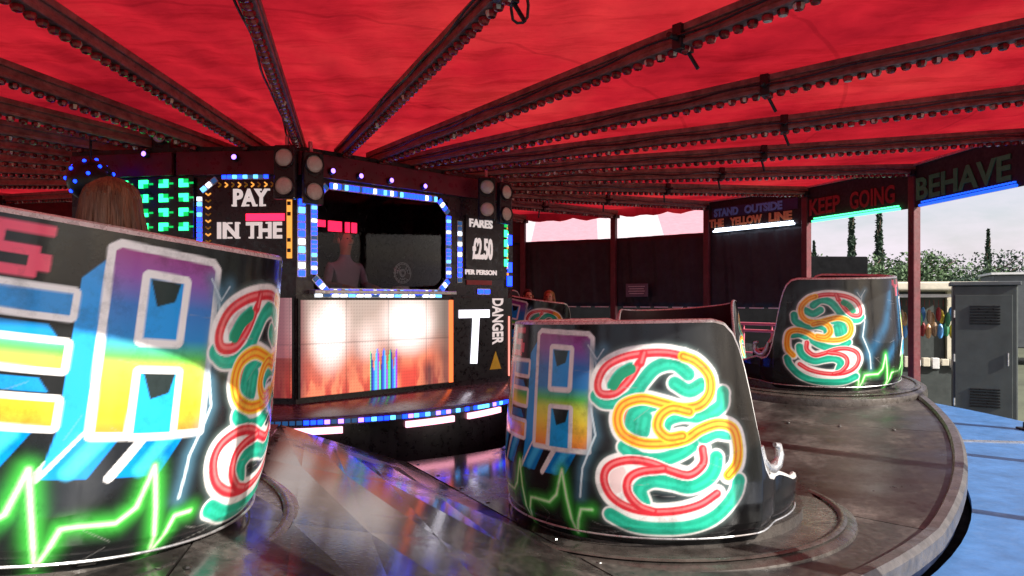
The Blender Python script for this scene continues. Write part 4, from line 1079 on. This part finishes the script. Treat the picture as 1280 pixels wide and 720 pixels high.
# ---------------------------------------------------------------- outside the ride
def tree(x, y, h, spread, n, label, mat, cone=False, seed=0, name='tree'):
    rg = np.random.default_rng(seed); t = thing(name, label, 'tree', (x, y, -.62), 0, 'trees beyond the ride')
    q = MB(); q.tube([(0, 0, 0), (.05*h*.1, 0, h*.35), (0, .03, h*.85)], [h*.03, h*.02, h*.004], 8)
    for i in range(7):
        a = rg.random()*6.28; z = h*(.3+.08*i); L = spread*.7*(1-.08*i); q.tube([(0, 0, z), (L*.5*math.cos(a), L*.5*math.sin(a), z+h*.05), (L*math.cos(a), L*math.sin(a), z+h*.13)], [h*.012, h*.008, h*.002], 5)
    q.build('trunk', M['bark'], t, smooth=True)
    V = []; Fc = []; s0 = h*.022
    lob = [(rg.normal(0, .45, 3)*np.array([spread*1.2, spread, h*.5])*.8+np.array([0, 0, h*.52]), rg.uniform(.3, .55)*spread) for _ in range(14)]
    lob = [(np.array([c[0], c[1], min(max(c[2], .2*h), .88*h)]), r_) for c, r_ in lob]
    for i in range(n):
        if cone:
            z = rg.random()**1.3; rr = spread*(1-z)*(.5+.5*rg.random()**.5)*(1+.25*math.sin(z*40)); a = rg.random()*6.28; p = np.array([rr*math.cos(a), rr*math.sin(a), h*(.08+.92*z)])
        else:
            c, rad = lob[rg.integers(14)]; d = rg.normal(size=3); d /= np.linalg.norm(d); p = c+d*rad*rg.random()**.35*np.array([1, 1, .75])
        e1 = rg.normal(size=3); e1 /= np.linalg.norm(e1); e2 = np.cross(e1, rg.normal(size=3)); e2 /= np.linalg.norm(e2); s = s0*rg.uniform(.5, 1.2)
        b = len(V); V += [tuple(p-e1*s), tuple(p+e2*s*.55), tuple(p+e1*s), tuple(p-e2*s*.55)]; Fc.append((b, b+1, b+2, b+3))
    q = MB(); q.v = V; q.f = Fc; q.m = [0]*len(Fc); q.build('crown', mat, t); return t
tree(28.3, 60, 10.2, .6, 2200, 'tall narrow conifer against the sky left of the post', M['leaf2'], True, 1, 'conifer_tree')
tree(30.6, 60, 10.6, .6, 2200, 'tallest narrow conifer against the sky, nearest the maroon post', M['leaf2'], True, 2, 'conifer_tree')
tree(26, 62, 7.2, .8, 1600, 'short narrow conifer beside the left corner of the sky opening', M['leaf2'], True, 3, 'conifer_tree')
tree(41, 62, 8.2, .6, 1600, 'small narrow conifer right of the maroon post', M['leaf2'], True, 4, 'conifer_tree')
for i, (x, y, h, s) in enumerate(((17, 34, 4.6, 2.6), (21, 36, 5.0, 2.8), (25.5, 38, 4.7, 2.9), (30, 40, 5.2, 3), (19.5, 30, 3.6, 2.2), (13.5, 36, 4.2, 2.4), (35, 42, 5, 3.2))):
    if i == 0: t0_ = tree(x, y, h, s, 5200, 'leafy green tree beyond the far right car', M['leaf'], False, 20)
    else: tree(x, y, h, s, 6500, ['', 'leafy tree just left of the maroon post', 'leafy tree right of the maroon post above the stall', 'leafy tree above the dark cabinet', 'low leafy tree above the stall roof', 'leafy tree hidden by the side sheet', 'leafy tree at the right edge'][i], M['leaf'] if i % 2 else M['leaf2'], False, 20+i)
h = MB()
for i in range(120):
    x = -150+i*3.4; y = 120+10*math.sin(i*.7); hh = 5.2+2.2*math.sin(i*1.7)+1.3*math.sin(i*.53); h.ball((x, y, -.6+hh*.35), (3.6, 3, hh*.65), 10, 7)
ho = h.build('far_woodland', M['leaf2']); ho['kind'] = 'stuff'; ho['label'] = 'dark line of distant woodland'; ho['category'] = 'woodland'
dm = ho.modifiers.new('d', 'DISPLACE'); tx = bpy.data.textures.new('t', 'CLOUDS'); tx.noise_scale = 1.2; dm.texture = tx; dm.strength = 1.4
# prize stall
st = thing('prize_stall', 'cream framed prize stall with goods hanging under its roof, beyond the walkway', 'stall', (7.65, 13.6, -.62), R(-14))
q = MB()
for x in (-1.1, 1.1):
    for y in (0, 1.8): q.box((x, y, 1.15), (.12, .12, 2.3))
q.build('frame', M['cream'], st, bevel=.01)
q = MB(); q.box((0, .85, 2.38), (2.6, 2.2, .16)); q.build('roof', M['cream'], st, bevel=.03)
q = MB(); q.box((0, -.02, 2.2), (2.2, .04, .06)); q.build('valance', M['white'], st)
q = MB(); q.box((0, 1.86, 1.2), (2.3, .05, 2.3)); q.build('back_wall', M['greybox'], st)
q = MB(); q.box((0, .05, .45), (2.2, .5, .9)); q.build('counter', M['greybox'], st, bevel=.01)
q = MB()
for i in range(14): q.box((-1+i*.155, -.22, .95+.02*(i % 2)), (.12, .12, .12+.04*(i % 3)), i % 2)
q.build('counter_prizes', [M['white'], M['cream']], st, bevel=.01)
q = MB(); cols = [M['paintred'], M['yellow'], M['paintgreen'], M['paintblue'], M['tan'], M['paintorange']]
for i in range(26):
    x = -1+i*.08; q.tube([(x, .25, 2.12), (x, .25, 2.0)], .004, 4); q.ball((x, .25+.1*(i % 2), 1.85-.05*(i % 3)), (.05, .05, .14), 8, 6, i % 6)
for i in range(20):
    x = -1+i*.105; q.ball((x, .6, 1.55-.04*(i % 2)), (.06, .05, .15), 8, 6, (i*5) % 6)
q.build('hanging_prizes', cols, st)
lm = MB(); lm.ball((0, 0, 0), (.13, .13, .13), 16, 10); tag(lm.build('stall_lamp', M['yellow'], smooth=True), 'round yellow lamp drawn as an unlit ball beside the stall post left of the maroon post', 'stall_lamp').location = (6.05, 11.9, 1.0)  # yellow lamp by the stall, shaped as a plain unlit ball
lm = MB(); lm.tube([(6.05, 11.9, .88), (6.06, 11.92, -.6)], .006, 5); 
lm.build('stall_lamp_stem', M['white'], bpy.data.objects['stall_lamp']).matrix_parent_inverse = Matrix.Translation((-6.05, -11.9, -1.0))
# dark cabinet and a lighter one
cb = thing('generator_cabinet', 'tall dark grey green cabinet beyond the walkway at right', 'cabinet', (7.42, 11.3, -.62), R(-30))
q = MB(); q.box((0, .4, 1.2), (.86, .8, 2.3)); q.build('body', M['greybox'], cb, bevel=.02)
q = MB(); q.box((0, .4, 2.38), (.94, .88, .06)); q.build('lid', M['grey'], cb, bevel=.01)
q = MB(); q.box((-.02, -.012, 1.2), (.76, .018, 2.0)); q.build('door', M['greybox'], cb, bevel=.006)
q = MB(); q.tube([(.3, -.04, 1.1), (.3, -.04, 1.3)], .012); q.build('handle', M['alu'], cb)
q = MB(); q.box((0, .4, .02), (.8, .75, .05)); q.build('plinth', M['black'], cb)
for z in (.5, 1.2, 1.9):
    q = MB(); q.tube([(-.41, -.025, z-.06), (-.41, -.025, z+.06)], .014); q.build('hinge', M['alu'], cb)
for z0 in (.45, 1.75):
    q = MB()
    for i in range(7): q.box((.0, -.03, z0+i*.045), (.4, .02, .016), 0, Matrix.Rotation(R(30), 3, 'X'))
    q.build('vent_louvres', M['black'], cb)
tr = thing('site_trailer', 'grey flat roofed trailer behind the dark cabinet at the right edge', 'trailer', (20.5, 23, -.62), R(-25))
q = MB(); q.box((0, 0, 1.75), (9, 2.6, 2.4)); q.build('body', M['grey'], tr, bevel=.04)
q = MB(); q.box((0, 0, 2.99), (9.15, 2.75, .07)); q.build('roof_edge', M['white'], tr)
for x in (-3, 3):
    q = MB(); q.tube([(x, -1.32, .45), (x, -1.0, .45)], .45, 20); q.build('wheel', M['black'], tr, smooth=True)
for x in (-2.5, 0, 2.5):
    q = MB(); q.box((x, -1.305, 2.0), (1.2, .03, .7)); q.build('window', M['black'], tr, bevel=.005)
# dark trailer added behind the side sheets to keep the gap below dark, pink awning above it
dt = thing('dark_backing_trailer', 'long dark trailer added behind the side sheets to keep the gap dark', 'trailer', (1.5, 21, -.62), R(4))
q = MB(); q.box((0, 0, 1.9), (17, 2.5, 2.9)); q.build('body', M['dark'], dt, bevel=.04)
for x in (-6, -4.8, 5, 6.2):
    q = MB(); q.tube([(x, -1.27, .46), (x, -.95, .46)], .46, 20); q.build('wheel', M['black'], dt, smooth=True)
q = MB(); q.box((-2.5, -1.262, 2.2), (.9, .02, .5)); q.build('panel', M['paintorange'], dt)
aw = thing('striped_awning', 'pale pink and white awning seen through the gap under the canopy', 'awning', (3.2, 26.5, -.62), R(-6))
q = MB()
for i in range(16):
    x0, x1 = -5+i*.62, -5+(i+1)*.62; q.quad((x0, 0, 4.2), (x1, 0, 4.2), (x1, 4, 5.9), (x0, 4, 5.9), (i//4) % 2); q.quad((x0, -.01, 3.7), (x1, -.01, 3.7), (x1, -.01, 4.2), (x0, -.01, 4.2), (i//4+1) % 2)
ao = q.build('cloth', [worn('off_white_cloth', (.5, .42, .44), .8, 0, .1, 5, 0), worn('pale_pink_cloth', (.5, .24, .28), .8, 0, .1, 5, 0)], aw); sm = ao.modifiers.new('t', 'SOLIDIFY'); sm.thickness = .02
q = MB()
for x in (-4.9, 0, 4.8): q.tube([(x, .1, 0), (x, .1, 4.1)], .06, 8)
q.build('poles', M['white'], aw)

# ---------------------------------------------------------------- light
sc = bpy.context.scene
wd = bpy.data.worlds.new('World'); sc.world = wd; wd.use_nodes = True; nt = wd.node_tree
sky = nt.nodes.new('ShaderNodeTexSky'); sky.sky_type = 'NISHITA'; sky.sun_disc = False
sv = Vector((.8, -.6, 0)).normalized(); el = R(30); sun_dir = Vector((sv.x*math.cos(el), sv.y*math.cos(el), math.sin(el)))
sky.sun_elevation = el; sky.sun_rotation = math.atan2(sun_dir.x, sun_dir.y); sky.air_density = 1.0; sky.dust_density = 3.0; sky.ozone_density = 1.0
tc = nt.nodes.new('ShaderNodeTexCoord'); mp = nt.nodes.new('ShaderNodeMapping'); mp.inputs['Scale'].default_value = (1, 1, 3.2); nt.links.new(tc.outputs['Generated'], mp.inputs[0])
cl = nt.nodes.new('ShaderNodeTexNoise'); cl.inputs['Scale'].default_value = 3.5; cl.inputs['Detail'].default_value = 9; cl.inputs['Roughness'].default_value = .6; nt.links.new(mp.outputs[0], cl.inputs['Vector'])
cm = nt.nodes.new('ShaderNodeMix'); cm.data_type = 'RGBA'; nt.links.new(ramp(nt, cl.outputs['Fac'], [(.38, (.25,) * 3), (.62, (.85,) * 3)]), cm.inputs[0])
nt.links.new(sky.outputs[0], cm.inputs[6]); cm.inputs[7].default_value = (4.6, 4.1, 4.6, 1)      # thin cloud over the Nishita sky
nt.links.new(cm.outputs[2], nt.nodes['Background'].inputs['Color']); nt.nodes['Background'].inputs['Strength'].default_value = .13
sl = bpy.data.lights.new('sun', 'SUN'); sl.energy = 5.0; sl.angle = R(.5); sl.color = (1, .95, .88)
so = bpy.data.objects.new('sun', sl); C.objects.link(so); so.rotation_euler = sun_dir.to_track_quat('Z', 'Y').to_euler()

# ---------------------------------------------------------------- camera
cam = bpy.data.cameras.new('camera'); cam.sensor_width = 36; cam.lens = 36*900/1280; cam.shift_y = 15/1280; cam.clip_start = .05; cam.clip_end = 3000
co = bpy.data.objects.new('camera', cam); C.objects.link(co); co.location = (0, 0, 1.5); co.rotation_euler = (R(90), 0, 0); sc.camera = co
sc.view_settings.view_transform = 'Standard'; sc.view_settings.look = 'None'; sc.view_settings.exposure = .75; sc.view_settings.gamma = 1
sc.view_settings.use_curve_mapping = False
sc.cycles.use_denoising = True; sc.cycles.max_bounces = 8; sc.cycles.sample_clamp_indirect = 6
